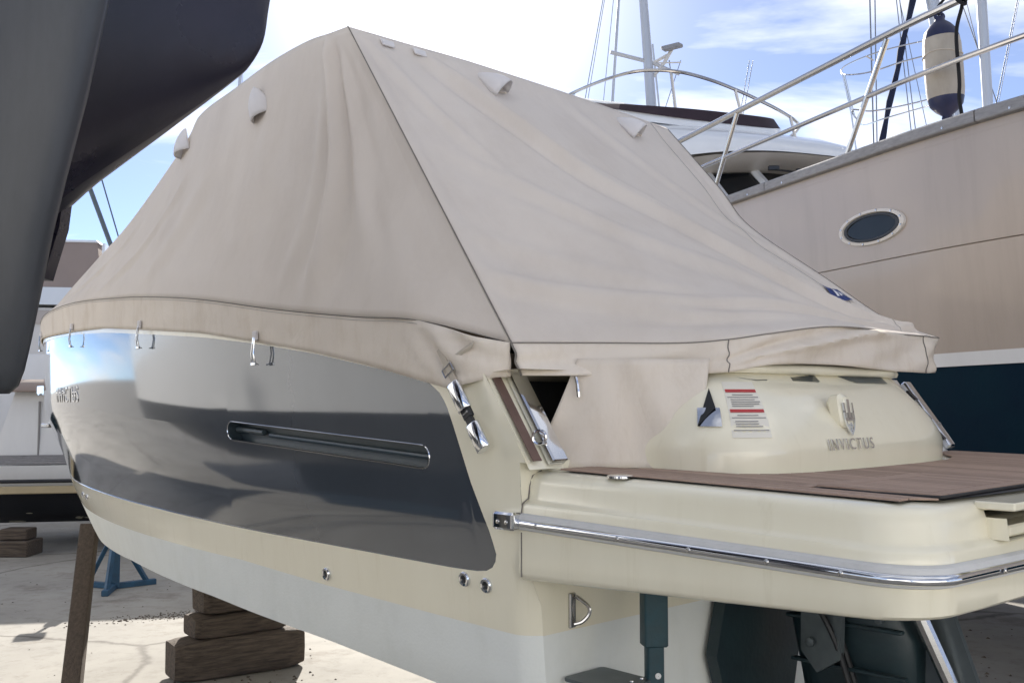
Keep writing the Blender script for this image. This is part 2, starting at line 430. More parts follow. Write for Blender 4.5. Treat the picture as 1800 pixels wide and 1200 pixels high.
def thing(name, label, cat, loc=(0, 0, 0), rz=0.0, group=None):
    o = bpy.data.objects.new(name, None)
    o.empty_display_size = 0.2
    COL.objects.link(o)
    o.location = loc; o.rotation_euler = (0, 0, rz)
    o['label'] = label; o['category'] = cat
    if group: o['group'] = group
    return o
def tag(o, label, cat, group=None):
    o['label'] = label; o['category'] = cat
    if group: o['group'] = group
    return o
def lerp(a, b, t): return a + (b - a) * t
def interp(x, xs, ys): return float(np.interp(x, xs, ys))
def smooth_path(pts, n=8, closed=False):
    """Catmull-Rom through points"""
    P = [Vector(p) for p in pts]
    out = []
    m = len(P)
    rng = m if closed else m - 1
    for i in range(rng):
        p1, p2 = P[i], P[(i + 1) % m]
        p0 = P[i - 1] if (i > 0 or closed) else p1 + (p1 - p2)
        p3 = P[(i + 2) % m] if (i + 2 < m or closed) else p2 + (p2 - p1)
        for k in range(n):
            t = k / n
            out.append(0.5 * ((2 * p1) + (p2 - p0) * t + (2 * p0 - 5 * p1 + 4 * p2 - p3) * t * t + (3 * p1 - p0 - 3 * p2 + p3) * t ** 3))
    if not closed: out.append(P[-1])
    return out
def text_mesh(name, body, size, material, parent, M4, extrude=0.004):
    cu = bpy.data.curves.new(name + '_curve', 'FONT')
    cu.body = body; cu.size = size; cu.extrude = extrude; cu.align_x = 'CENTER'; cu.align_y = 'CENTER'
    cu.space_character = 1.28
    to = bpy.data.objects.new(name + '_tmp', cu)
    COL.objects.link(to)
    bpy.context.view_layer.update()
    dg = bpy.context.evaluated_depsgraph_get()
    me = bpy.data.meshes.new_from_object(to.evaluated_get(dg))
    bpy.data.objects.remove(to)
    me.transform(M4)
    me.name = name
    me.materials.clear(); me.materials.append(M[material])
    o = bpy.data.objects.new(name, me)
    COL.objects.link(o)
    o.parent = parent
    return o
def frame_mat(origin, xdir, ydir):
    x = Vector(xdir).normalized(); y = Vector(ydir); y = (y - x * y.dot(x)).normalized(); z = x.cross(y)
    m = Matrix((x, y, z)).transposed().to_4x4()
    m.translation = Vector(origin)
    return m

# ------------------------------------------------------------------ ground
g = MB()
g.add([(-900, -300, 0), (900, -300, 0), (900, 1500, 0), (-900, 1500, 0)], [(0, 1, 2, 3)])
o = g.build('ground', 'ground', smooth=0, kind='structure')
o['label'] = 'pale worn concrete yard'

# ------------------------------------------------------------------ the covered motorboat
YAW = R(43.4)
BOAT_LOC = (1.0199, 3.9693, 0.45)        # local x = starboard, y = forward, z up
boat = thing('motorboat', 'cream motorboat with slate side panel and teak swim platform, under a beige cover', 'motorboat', BOAT_LOC, YAW)

ZT = [.1, .6, .9, 1.15, 1.5, 1.9, 2.3]
B0 = [1.0, 1.19, 1.215, 1.245, 1.265, 1.275, 1.275]
LT = [6.4, 7.0, 7.38, 7.62, 8.02, 7.98, 7.95]
PT = [1.6, 1.8, 2.0, 2.1, 2.35, 2.45, 2.5]
U1 = 1.8
def hullL(z): return interp(z, ZT, LT)
def hb(u, z):
    b0 = interp(z, ZT, B0); l = hullL(z); p = interp(z, ZT, PT)
    if u < .2: b0 -= .055 * ((.2 - u) / .08) ** 2 * min(1.0, max(0.0, (1.02 - z) / .06))
    if u <= U1: return b0
    if u >= l: return 0.0
    return b0 * (1 - ((u - U1) / (l - U1)) ** p)
def tab(pairs):
    xs = [p[0] for p in pairs]; ys = [p[1] for p in pairs]
    return lambda u: interp(u, xs, ys)
z_keel = lambda u: 0.16 + 0.30 * max(0.0, (u - 4.2) / 2.4) ** 2
z_chine = tab([(0, .53), (.6, .552), (1.3, .59), (2.3, .622), (3.7, .618), (4.5, .585), (5.2, .55), (6, .52), (7, .53)])
z_wl = tab([(0, .80), (.6, .805), (1.3, .815), (2, .838), (3, .828), (4.3, .81), (5.5, .79), (7.2, .80)])
z_pbot = tab([(.255, 1.055), (.262, 1.03), (.28, 1.008), (.31, .994), (.36, .987), (.5, .983), (1.8, .983), (3, .992), (4.3, .99), (5.5, .98), (7.4, .99)])
z_ptop = tab([(.255, 1.06), (.28, 1.13), (.36, 1.28), (.44, 1.47), (.475, 1.545), (.51, 1.585), (.55, 1.612), (.61, 1.634), (.9, 1.684), (1.3, 1.75), (1.8, 1.813),
              (2.3, 1.865), (3, 1.916), (3.7, 1.962), (4.3, 1.985), (5, 2.003), (6, 2.02), (7.8, 2.03)])
z_hem = tab([(.15, 1.64), (.25, 1.635), (.33, 1.615), (.42, 1.598), (.6, 1.632), (.9, 1.69), (1.3, 1.757), (1.8, 1.822), (2.3, 1.884), (3, 1.937), (3.7, 1.987), (4.3, 2.003), (5, 2.019), (6, 2.05), (7.8, 2.06)])
z_sheer = lambda u: max(z_hem(u), z_ptop(u)) + 0.05
def rake_u(z): return 0.07 + max(0.0, (z - 1.36)) * 0.72

SLOT_A, SLOT_B = .585, 2.07
def slot_mid(u): return 1.357 + (u - SLOT_A) * (1.425 - 1.357) / (SLOT_B - SLOT_A)
def slot_h(u):
    hh, rr = .041, .05
    if u <= SLOT_A or u >= SLOT_B: return 0.0
    d = min(u - SLOT_A, SLOT_B - u)
    if d >= rr: return hh
    q = 1 - d / rr
    return hh * math.sqrt(max(0.0, 1 - q ** 2.6))
z_slo = lambda u: slot_mid(u) - slot_h(u)
z_shi = lambda u: slot_mid(u) + slot_h(u)

ucols = sorted(set([round(x, 4) for x in list(np.linspace(.12, .2, 7)) + [.225, .255] + [.262, .27, .28, .295, .31, .335, .36, .40, .44, .475, .51, .55, .585, .61] +
                    list(np.linspace(.66, 2.0, 18)) + [SLOT_A + k for k in (.002, .006, .013, .022, .034, .05)] + [SLOT_B - k for k in (0, .002, .006, .013, .022, .034, .05)]]))
QB = [k / 46.0 for k in range(1, 47)]
def row_point(zf, col, side):
    """col: ('u',u) or ('q',q) ; returns the hull point on the row zf(u)"""
    if col[0] == 'u':
        u = col[1]; z = zf(u)
    else:
        q = 1 - (1 - col[1]) ** 1.35
        u0 = ucols[-1]; u = 4.0
        for _ in range(12):
            z = zf(u); u = u0 + q * (hullL(z) - u0)
        if col[1] >= 1.0: return (0.0, u, z)
    return (side * hb(u, z), u, z)
columns = [('u', u) for u in ucols] + [('q', q) for q in QB]
def band(f0, f1, n, cols, side, inset=0.0):
    pts = []
    for k in range(n + 1):
        t = k / n
        zf = (lambda u, t=t: lerp(f0(u), f1(u), t))
        row = []
        for c in cols:
            p = row_point(zf, c, side)
            row.append((p[0] - side * inset if abs(p[0]) > inset else p[0] * 0.2, p[1] - (inset if abs(p[0]) < .02 else 0), p[2]))
        pts.append(row)
    return pts
# underwater body and bottom paint
hull_bottom = MB()
hull_cream = MB()
for side in (-1, 1):
    fl = side < 0
    b = band(z_chine, z_wl, 4, columns, side)
    hull_bottom.grid(b, flip=not fl)
    ch = b[0]
    keel = []
    for c, p in zip(columns, ch):
        u = p[1]
        keel.append((0.0, u - (0.25 if c[0] == 'q' and c[1] > .98 else 0) * 0, min(z_keel(u), p[2] - 0.001)))
    mid = [((a[0] + k[0]) * 0.5, (a[1] + k[1]) * .5, (a[2] + k[2]) * .5 - 0.015) for a, k in zip(ch, keel)]
    hull_bottom.grid([keel, mid, ch], flip=not fl)
    # cream: below the panel
    pc = [c for c in columns if c[0] == 'q' or c[1] >= .2549]
    hull_cream.grid(band(z_wl, z_pbot, 6, pc, side), flip=not fl)
    hull_cream.grid(band(z_ptop, z_sheer, 4, [c for c in pc if c[0] == 'q' or c[1] >= .6099], side), flip=not fl)
    # aft of the panel: columns up to the raked coaming end
    ac = [c for c in columns if c[0] == 'u' and c[1] <= .2551]
    hull_cream.grid(band(z_wl, lambda u: 1.36, 8, ac, side), flip=not fl)
    uu = [c for c in columns if c[0] == 'u' and c[1] <= .56]
    rows = []
    for k in range(13):
        t = k / 12
        row = []
        for j in range(12):
            s = j / 11
            z = lerp(1.36, 1.70, t)
            ua = rake_u(z)
            ub = max(ua + 0.002, interp(z, [1.06, 1.13, 1.28, 1.47, 1.545, 1.585, 1.612, 1.634, 1.70], [.255, .28, .36, .44, .475, .51, .55, .61, .61]))
            u = lerp(ua, ub, s)
            row.append((side * hb(u, z), u, z))
        rows.append(row)
    hull_cream.grid(rows, flip=not fl)
    # triangle between panel end and z=1.36
    rows = []
    for k in range(9):
        z = lerp(1.055, 1.36, k / 8)
        ub = interp(z, [1.06, 1.13, 1.28, 1.47], [.255, .28, .36, .44])
        rows.append([(side * hb(u, z), u, z) for u in np.linspace(.2549, ub, 6)])
    hull_cream.grid(rows, flip=not fl)
# transom
TRU = .12
tz = [.53, .57, .62, .7, .80]
hull_bottom.add([(-hb(TRU, z), TRU, z) for z in tz] + [(hb(TRU, z), TRU, z) for z in reversed(tz)] + [(0, TRU, .16)], [tuple(range(11))])
tz = [.80, .9, 1.0, 1.1, 1.36]
hull_cream.add([(-hb(TRU, z), TRU, z) for z in tz] + [(hb(TRU, z), TRU, z) for z in reversed(tz)], [tuple(range(10))])
hull_bottom.build('hull_bottom', 'antifoul', boat, label='pale grey painted bottom of the hull')
hull_cream.build('hull', 'cream', boat)
# coaming ends (raked)
for side in (-1, 1):
    c = MB()
    b1, b2 = 1.262, 1.105
    c.add([(side * b1, rake_u(1.36), 1.34), (side * b2, rake_u(1.36), 1.34), (side * b2, rake_u(1.72), 1.72), (side * b1, rake_u(1.72), 1.72),
           (side * b2, 1.6, 1.34), (side * b2, 1.6, 1.72), (side * b1, 1.6, 1.72)], [(0, 1, 2, 3), (1, 4, 5, 2), (3, 2, 5, 6)])
    c.build('coaming', 'cream', boat)
    def rake_bar(name, material, va, vb, h, z0=1.365, z1=1.70):
        m = MB()
        n = Vector((0, -math.cos(math.atan(.72)), math.sin(math.atan(.72)))) * -1
        n = Vector((0, -1.0, .72)).normalized()
        P = lambda v, z: Vector((side * v, rake_u(z), z)) + n * 0.002
        r_ = .012 if h > .01 else .002
        prof = [(va, 0), (va - .0005, h - r_ * .5), (va - r_ * .5, h), (vb + r_ * .5, h), (vb + .0005, h - r_ * .5), (vb, 0)]
        rows = [[P(v, z) + n * hh for v, hh in prof] for z in (z0, z1)]
        m.grid(rows, flip=side > 0)
        m.f.append(tuple(range(6))); m.f.append(tuple(range(6, 12))[::-1])
        return m.build(name, material, boat)
    rake_bar('brown_inlay', 'brown', 1.245, 1.205, .003)
    rake_bar('stainless_trim', 'chrome', 1.178, 1.108, .03, 1.352, 1.70)
    # lifting ring beside the trim
    ring = MB()
    c0 = Vector((side * 1.192, rake_u(1.44) - .02, 1.44))
    path = [c0 + Vector((.008 * math.cos(a) * side, .022 * math.cos(a) - .012, .022 * math.sin(a))) for a in np.linspace(0, 2 * math.pi, 16, endpoint=False)]
    ring.tube(path, .005, 6, closed=True).build('lashing_ring', 'chrome', boat)

# slate panel with the vent slot
for side in (-1, 1):
    pc = [c for c in columns if c[0] == 'q' or c[1] >= .2549]
    p = MB()
    IN = .006
    lowb = band(z_pbot, lambda u: min(z_slo(u), z_ptop(u)) if u > SLOT_A - .2 else lerp(z_pbot(u), z_ptop(u), .5), 7, pc, side, IN)
    highb = band(lambda u: min(z_shi(u), z_ptop(u)) if u > SLOT_A - .2 else lerp(z_pbot(u), z_ptop(u), .5), z_ptop, 7, pc, side, IN)
    # make the split line common where the slot is closed
    p.grid(lowb, flip=side > 0); p.grid(highb, flip=side > 0)
    # rebate round the panel
    rim0 = band(z_pbot, z_ptop, 1, pc, side, 0.0)
    p.grid([rim0[0], lowb[0]], flip=side > 0); p.grid([highb[-1], rim0[1]], flip=side > 0)
    p.build('hull_side_panel', 'slate', boat, smooth=50, label='glossy slate grey panel along the hull side')
    sl = [u for u in ucols if SLOT_A <= u <= SLOT_B]
    loop = [(u, z_slo(u)) for u in sl] + [(u, z_shi(u)) for u in reversed(sl[1:-1])]
    rec = MB()
    d = .07
    outer = [(side * (hb(u, z) - IN), u, z) for u, z in loop]
    innr = [(side * (hb(u, z) - d), u, z - .004) for u, z in loop]
    rec.grid([outer, innr], closed=True, flip=side < 0)
    rec.f.append(tuple(range(len(loop), 2 * len(loop))))
    rc = rec.build('vent_slot', 'slate_in', boat, smooth=50)
    rib = MB()
    rib.tube([(side * (hb(u, slot_mid(u)) - d + .012), u, slot_mid(u) - .004) for u in np.linspace(SLOT_A + .04, SLOT_B - .3, 14)], .010, 8)
    rib.build('louvre', 'slate_in', rc)
    rib = MB()
    rib.tube([(side * (hb(u, slot_mid(u)) - d + .02), u, slot_mid(u) + .006) for u in np.linspace(SLOT_B - .26, SLOT_B - .02, 6)], .014, 8)
    rib.build('louvre', 'slate_in', rc)
    tr = MB()
    tr.tube([(side * (hb(u, z) - IN + .001), u, z) for u, z in loop], .0032, 6, closed=True)
    tr.build('chrome_rim', 'chrome', rc)

# deck inside (keeps the shelter dark)
dk = MB()
rows = []
for c in columns[::3] + [columns[-1]]:
    p = row_point(lambda u: z_sheer(u) - .03, c, -1)
    rows.append([(p[0] + .02, p[1], p[2]), (-p[0] - .02, p[1], p[2])])
dk.grid(rows).build('deck', 'cream', boat)

# through-hull fittings
def fitting(u, z, r):
    n = Vector((-1, 0, -.10)).normalized()
    q = n.to_track_quat('Z', 'Y').to_matrix()
    c = Vector((-hb(u, z), u, z))
    m = MB()
    m.lathe([(r, -.004), (r, .006), (r * .86, .011), (r * .56, .010), (r * .52, .004)], c, 20, q)
    fo = m.build('through_hull_fitting', 'chrome', boat)
    m = MB()
    m.lathe([(r * .54, .005), (r * .001, .004)], c, 16, q)
    m.build('outlet', 'black', fo)
for u, z, r in [(1.29, .862, .026), (.425, .952, .026), (.315, .945, .026)]: fitting(u, z, r)
for u in (4.75, 4.95): fitting(u, .915, .018)

# bow name letters
ub, zb = 4.72, 1.60
p0 = Vector((-hb(ub + .3, zb), ub + .3, zb)); p1 = Vector((-hb(ub - .3, zb), ub - .3, zb))
nm = text_mesh('name_letters', 'INVICTUS', .15, 'chrome', boat, frame_mat((-hb(ub, zb), ub, zb), p1 - p0, (0, 0, 1)), .0015)
nmx = frame_mat((-hb(ub, zb), ub, zb), p1 - p0, (0, 0, 1)).inverted()
for v_ in nm.data.vertices:
    dz_ = (nmx @ v_.co).z
    v_.co.x = -hb(v_.co.y, v_.co.z) + .004 - dz_

# stem: bow roller and anchor plate
br = MB()
br.rbox((0, 8.10, 1.64), (.12, .42, .03), .012)
br.tube([(-.07, 8.28, 1.66), (.07, 8.28, 1.66)], .035, 12)
br.rbox((-.065, 8.2, 1.68), (.012, .26, .08), .005); br.rbox((.065, 8.2, 1.68), (.012, .26, .08), .005)
br.build('bow_roller', 'chrome', boat)
sp = MB()
sp.rbox((0, 8.0, 1.50), (.10, .10, .36), .02)
sp.rbox((0, 8.06, 1.33), (.16, .2, .04), .012)
sp.build('stem_plate', 'steel', boat)

# transom towing eye
te = MB()
c0 = Vector((-1.02, TRU - .004, .865))
path = [c0 + Vector((.0, -.012, .048)), c0 + Vector((.012, -.02, .04)), c0 + Vector((.03, -.045, .015)), c0 + Vector((.032, -.048, -.01)), c0 + Vector((.018, -.03, -.036)), c0 + Vector((0, -.01, -.045))]
te.tube(smooth_path(path, 5), .0065, 8)
te.rbox((c0.x - .002, c0.y - .002, c0.z), (.03, .012, .115), .005)
te.build('towing_eye', 'steel', boat)

# trim tab
tb = MB()
tb.rbox((-.975, .0, .652), (.20, .22, .012), .02)
tbo = tb.build('trim_tab', 'drive_grey', boat)
for x in (-1.05, -1.0, -.95, -.90):
    MB().lathe([(.007, 0), (.006, .003), (.001, .004)], (x, -.08, .658), 8).build('screw', 'steel', tbo)
# moulded rubbing block on transom
bm_ = MB()
bm_.prism([(-.62, TRU - .02, .97), (-.26, TRU - .02, .97), (-.32, TRU - .02, .91), (-.45, TRU - .02, .868), (-.62, TRU - .02, .845)], (0, .03, 0))
bm_.build('transom_pad', 'antifoul', boat)

# ------------------------------------------------------------------ swim platform
def plat_outline(off):
    """plan outline (v,u) from port front round to starboard front; off = inset"""
    hv, ua, r = 1.25 - off, -1.19 + off, .15
    pts = []
    for u in np.linspace(.13, ua + r, 12): pts.append((-hv, u))
    for a in np.linspace(180, 270, 9)[1:-1]: pts.append((-hv + r + r * math.cos(R(a)), ua + r + r * math.sin(R(a))))
    vs = sorted(list(np.linspace(-hv + r, hv - r, 19)) + [LOCK_A, LOCK_B])
    for v in vs: pts.append((v, ua - .05 * (1 - (v / 1.1) ** 2) if abs(v) < 1.1 else ua))
    for a in np.linspace(270, 360, 9)[1:-1]: pts.append((hv - r + r * math.cos(R(a)), ua + r + r * math.sin(R(a))))
    for u in np.linspace(ua + r, .13, 12): pts.append((hv, u))
    return pts
LOCK_A, LOCK_B = -.875, .875
def pz(u): return .018 * u
prof = [(.30, .985), (.05, .989), (.02, .994), (.006, 1.003), (0, 1.018), (0, 1.09), (0, 1.15), (.003, 1.19), (.004, 1.218), (.010, 1.228), (.028, 1.234), (.034, 1.243),
        (.038, 1.285), (.043, 1.302), (.052, 1.316), (.072, 1.325), (.10, 1.328), (.25, 1.330)]
rows = [[(v, u, z + lerp(-.050 * u, pz(u), min(1, max(0, (z - .99) / .15)))) for v, u in plat_outline(off)] for off, z in prof]
pl = MB()
nc = len(rows[0])
base = len(pl.v)
pl.v += [p for r_ in rows for p in r_]
ref = plat_outline(0)
for i in range(len(rows) - 1):
    for j in range(nc - 1):
        v0, v1 = ref[j][0], ref[j + 1][0]
        inl = LOCK_A - .001 <= v0 and v1 <= LOCK_B + .001 and ref[j][1] < -1.1
        if inl and 10 <= i <= 12: continue      # opening of the ladder locker
        pl.f.append((i * nc + j, (i + 1) * nc + j, (i + 1) * nc + j + 1, i * nc + j + 1))
top = MB()
lastr = rows[-1]
pl.f.append(tuple((len(rows) - 1) * nc + j for j in range(nc)))
pl.f.append(tuple(j for j in range(nc))[::-1])
platform = pl.build('swim_platform', 'cream', boat, smooth=40)
# locker inside and ladder step
lk = MB()
ya, yb = -1.21, -.9
z0, z1 = 1.232 + pz(-1.2), 1.286 + pz(-1.2)
lk.add([(LOCK_A, ya - .015, z0), (LOCK_B, ya - .015, z0), (LOCK_B, yb, z0), (LOCK_A, yb, z0), (LOCK_A, ya - .01, z1), (LOCK_B, ya - .01, z1), (LOCK_B, yb, z1), (LOCK_A, yb, z1)],
       [(0, 1, 2, 3), (4, 7, 6, 5), (3, 2, 6, 7), (0, 3, 7, 4), (1, 5, 6, 2)])
lk.build('ladder_locker', 'cream', platform)
st = MB()
st.rbox((0, -1.14, 1.229), (1.66, .14, .028), .008)
st.build('ladder_step', 'cream', platform)
lid = MB()
lid.rbox((0, -1.2, 1.296), (1.80, .10, .020), .006)
lid.build('locker_lid', 'cream', platform)
# rub rail: rubber backing and polished rail with screws
path = [(v, u, 1.172 + pz(u)) for v, u in plat_outline(-.004)]
path[0] = (path[0][0], .19, path[0][2]); path[-1] = (path[-1][0], .19, path[-1][2])
rb = MB()
rr = []
for off, z in ((-.0, 1.145), (-.010, 1.149), (-.013, 1.16), (-.013, 1.186), (-.010, 1.194), (0.002, 1.199)):
    rr.append([(v, u, z + pz(u)) for v, u in plat_outline(off)])
rb.grid(rr, flip=True).build('rubber_strip', 'rubber_grey', platform)
rl = MB()
rr = []
for a in np.linspace(-90, 90, 9):
    rr.append([(v, u, 1.168 + .0135 * math.sin(R(a)) + pz(u)) for v, u in plat_outline(-.012 - .014 * math.cos(R(a)))])
rl.grid(rr, flip=True)
rail = rl.build('rub_rail', 'chrome', platform, smooth=60)
ol = plat_outline(-.029)
def screw_at(v, u, nv, nu):
    q = Vector((nv, nu, 0)).to_track_quat('Z', 'Y').to_matrix()
    return MB().lathe([(.0075, -.002), (.0075, .001), (.005, .0035), (.001, .004)], (v, u, 1.168 + pz(u)), 10, q)
for u in (.03, -.30, -.55, -.79, -.99):
    screw_at(-1.275, u, -1, 0).build('screw', 'steel', rail)
for v in (-.93, -.55, -.1, .4):
    screw_at(v, -1.22 - .05 * (1 - (v / 1.1) ** 2), 0, -1).build('screw', 'steel', rail)
cap = MB()
cap.rbox((-1.268, .165, 1.175), (.05, .10, .056), .012)
capo = cap.build('rail_end_cap', 'chrome', platform)
for u in (.145, .185):
    q = Vector((-1, 0, 0)).to_track_quat('Z', 'Y').to_matrix()
    MB().lathe([(.007, 0), (.006, .003), (.001, .004)], (-1.293, u, 1.172), 10, q).build('screw', 'steel', capo)
jl = MB()
jl.tube([(-1.2505, .118, z) for z in np.linspace(1.0, 1.14, 4)], .0025, 5)
jl.build('joint_line', 'thread', platform)
jl = MB()
jl.tube([(-1.25 + o_, .118, z) for o_, z in ((-.001, 1.20), (.004, 1.23), (.030, 1.245), (.038, 1.285), (.05, 1.316), (.09, 1.331))], .0025, 5)
jl.build('joint_line', 'thread', platform)
# filler cap
fc = MB()
fc.lathe([(.04, 0), (.04, .006), (.034, .009), (.001, .009)], (-1.165, -.22, 1.326), 24)
fc.build('filler_cap', 'chrome', platform)

# engine-bay moulding (sun pad base)
MOD = [(-.60, 1.2), (-.80, .25), (-.83, -.02), (-.845, -.20), (-.825, -.34), (-.74, -.43), (-.58, -.465), (-.2, -.48), (.2, -.475), (.5, -.45), (.70, -.38), (.80, -.25), (.83, .1), (.84, 1.2)]
MODT = [(-.42, 1.2), (-.58, .25), (-.62, .05), (-.625, -.06), (-.60, -.15), (-.53, -.215), (-.42, -.25), (-.1, -.262), (.2, -.262), (.42, -.257), (.54, -.235), (.60, -.19), (.62, .1), (.62, 1.2)]
lowp = smooth_path([(a, b_, 0) for a, b_ in MOD], 5); topp = smooth_path([(a, b_, 0) for a, b_ in MODT], 5)
def modS(t):
    q = max(0.0, t - .22) / .78
    return .93 * q ** 1.45 + .07 * t
md = MB()
rows = []
for k in range(23):
    t = k / 22
    s = modS(t)
    bulge = .012 * math.sin(math.pi * t)
    row = []
    for a, b_ in zip(lowp, topp):
        x = lerp(a.x, b_.x, s); y = lerp(a.y, b_.y, s) - bulge * (1 if a.y < .1 else 0)
        row.append((x, y, lerp(1.32, 1.655, t)))
    rows.append(row)
md.grid(rows, flip=True)
module = md.build('sunpad_base', 'cream', boat, smooth=60)
# lip over it
lp = MB()
rows = []
for off, z in ((0.0, 1.652), (-.028, 1.655), (-.034, 1.668), (-.028, 1.684), (.0, 1.692), (.2, 1.70)):
    rows.append([(p.x, p.y + off * (1 if p.y < .06 else 0), z) for p in topp])
lp.grid(rows, flip=True).build('sunpad_lip', 'cream', module, smooth=60)
# dark vents under the lip
def mod_u(v, z):
    t = (z - 1.32) / .335; s = modS(t)
    j = min(range(len(lowp)), key=lambda i: abs(lerp(lowp[i].x, topp[i].x, s) - v) + (10 if lowp[i].y > -.05 else 0))
    return lerp(lowp[j].y, topp[j].y, s) - .012 * math.sin(math.pi * t)
for a, b_ in ((-.60, -.12), (.06, .42)):
    m = MB()
    fr = [(a, 1.652), (b_, 1.652), (b_ - .01, 1.628), (a + .09, 1.628), (a + .05, 1.636)]
    m.prism([(v, mod_u(v, z) - .006, z) for v, z in fr], (0, .02, 0))
    m.build('air_vent', 'slate_in', module)
# emblem: shield with three towers, and the name
UE = lambda v, z: mod_u(v, z) - .004
em = MB()
ev, ez = -.235, 1.505
shield_o = [(-.033, .02), (-.033, -.012), (-.026, -.034), (-.014, -.052), (0, -.066), (.014, -.052), (.026, -.034), (.033, -.012), (.033, .02)]
shield_i = [(-.027, .02), (-.027, -.011), (-.021, -.030), (-.011, -.044), (0, -.054), (.011, -.044), (.021, -.030), (.027, -.011), (.027, .02)]
n_up = Vector((0, -.45, -.2))
EY = UE(ev, ez - .045) - .008
def E(v, z, d=0.004): return (ev + v, EY + z * .16 - d, ez + z)
pad = MB()
pad.rbox((ev, EY + .035, ez + .015), (.075, .12, .06), .026, Matrix.Rotation(R(90) - .16, 3, 'X'))
pad.build('emblem_pad', 'cream', module)
for i in range(8):
    em.prism([E(*shield_o[i]), E(*shield_o[i + 1]), E(*shield_i[i + 1]), E(*shield_i[i])], (0, .006, 0))
for v0, v1, zz0, zz1 in ((-.009, .009, -.012, .058), (-.033, -.024, .012, .046), (.024, .033, .012, .046), (-.027, .027, -.016, -.006), (-.020, -.013, -.006, .012), (.013, .020, -.006, .012), (-.005, .005, -.05, -.022), (-.012, .012, -.034, -.028)):
    em.prism([E(v0, zz0), E(v1, zz0), E(v1, zz1), E(v0, zz1)], (0, .006, 0))
em.build('emblem', 'chrome', module, smooth=0)
tv, tzz = -.255, 1.408
ys = UE(tv, tzz + .03) - UE(tv, tzz - .03)
text_mesh('name_letters', 'INVICTUS', .056, 'chrome', module, frame_mat((tv, UE(tv, tzz) - .002, tzz), (1, -.03, 0), (0, ys, .06)), .0018)
# safety sticker
lv, lz = -.735, 1.565
def on_mod_side(s_, z):
    """point on the rounded port-aft corner of the moulding; s_ runs along the plan outline"""
    t = (z - 1.32) / .335; s = modS(t)
    i = s_ * (len(lowp) - 1); k = int(i); fr = i - k
    def pt(j): return Vector((lerp(lowp[j].x, topp[j].x, s), lerp(lowp[j].y, topp[j].y, s) - .012 * math.sin(math.pi * t), z))
    return pt(k).lerp(pt(k + 1), fr)
def patch(name, s0, s1, z0, z1, material, parent, d, nx=8, nz=3):
    rows = []
    for k in range(nz + 1):
        z = lerp(z0, z1, k / nz)
        row = []
        for j in range(nx + 1):
            s = lerp(s0, s1, j / nx)
            p = on_mod_side(s, z); q = on_mod_side(s + .004, z)
            tdir = (q - p).normalized(); nn = Vector((tdir.y, -tdir.x, 0)).normalized()
            if nn.y > 0 and nn.x > 0: nn = -nn
            row.append(p + nn * d)
        rows.append(row)
    m = MB(); m.grid(rows, flip=True)
    return m.build(name, material, parent, smooth=60)
S0, S1 = .330, .413
stk = patch('safety_sticker', S0, S1, 1.44, 1.622, 'sticker', module, .0025)
patch('red_bar', S0 + .003, S1 - .003, 1.586, 1.596, 'red', stk, .004, 8, 1)
patch('red_bar', S0 + .003, S1 - .003, 1.520, 1.530, 'red', stk, .004, 8, 1)
for z, a, b_ in ((1.576, .2, .8), (1.568, .05, .95), (1.560, .12, .8), (1.553, .12, .95), (1.546, .12, .9), (1.539, .12, .7), (1.509, .2, .75), (1.501, .05, .95), (1.490, .12, .7), (1.482, .12, .7), (1.474, .12, .8), (1.462, .05, .95)):
    patch('text_line', lerp(S0, S1, a), lerp(S0, S1, b_), z, z + .003, 'grey_print', stk, .004, 6, 1)
# chrome latch triangle and plug
lt = patch('latch_plate', .262, .312, 1.475, 1.535, 'chrome', module, .007, 6, 3)
m = MB()
a, b_, c_ = on_mod_side(.258, 1.475), on_mod_side(.300, 1.535), on_mod_side(.292, 1.60)
m.prism([a + Vector((-.008, -.008, 0)), b_ + Vector((-.008, -.008, 0)), c_ + Vector((-.008, -.008, 0))], (-.004, -.004, 0))
m.build('latch_cover', 'glass', module)
# starboard gunwale wing beside the moulding
wg = MB()
wg.add([(.78, -.34, 1.325), (.60, -.14, 1.66), (1.22, .05, 1.66), (1.22, -.19, 1.325), (1.22, .3, 1.66), (1.22, .3, 1.325)], [(0, 3, 2, 1), (3, 5, 4, 2)])
wgo = wg.build('quarter_moulding', 'white', boat)
m = MB()
for i, (z, w) in enumerate(((1.455, .10), (1.43, .05), (1.41, .05))):
    p = Vector((.95, -.262, z)); e = Vector((.95 + w, -.232, z - .004))
    m.prism([p, e, e + Vector((0, .006, .010)), p + Vector((0, .006, .010))], (0, -.003, 0.002))
m.build('small_print', 'grey_print', wgo)
for k, (z, l_) in enumerate(((1.585, .06), (1.50, .075), (1.41, .075))):
    y = -.232 + (z - 1.325) / .335 * .235 - .012
    MB().rbox((1.135, y, z), (.035, .012, l_), .005, Matrix.Rotation(-.75, 3, 'X')).build('hinge_pad', 'black', wgo)

sb_ = MB()
rot_ = Matrix.Rotation(-math.atan2(.24, .335), 3, 'X')
sb_.rbox((1.20, -.105, 1.495), (.065, .035, .37), .012, rot_)
sb_.build('stainless_trim', 'chrome', boat)
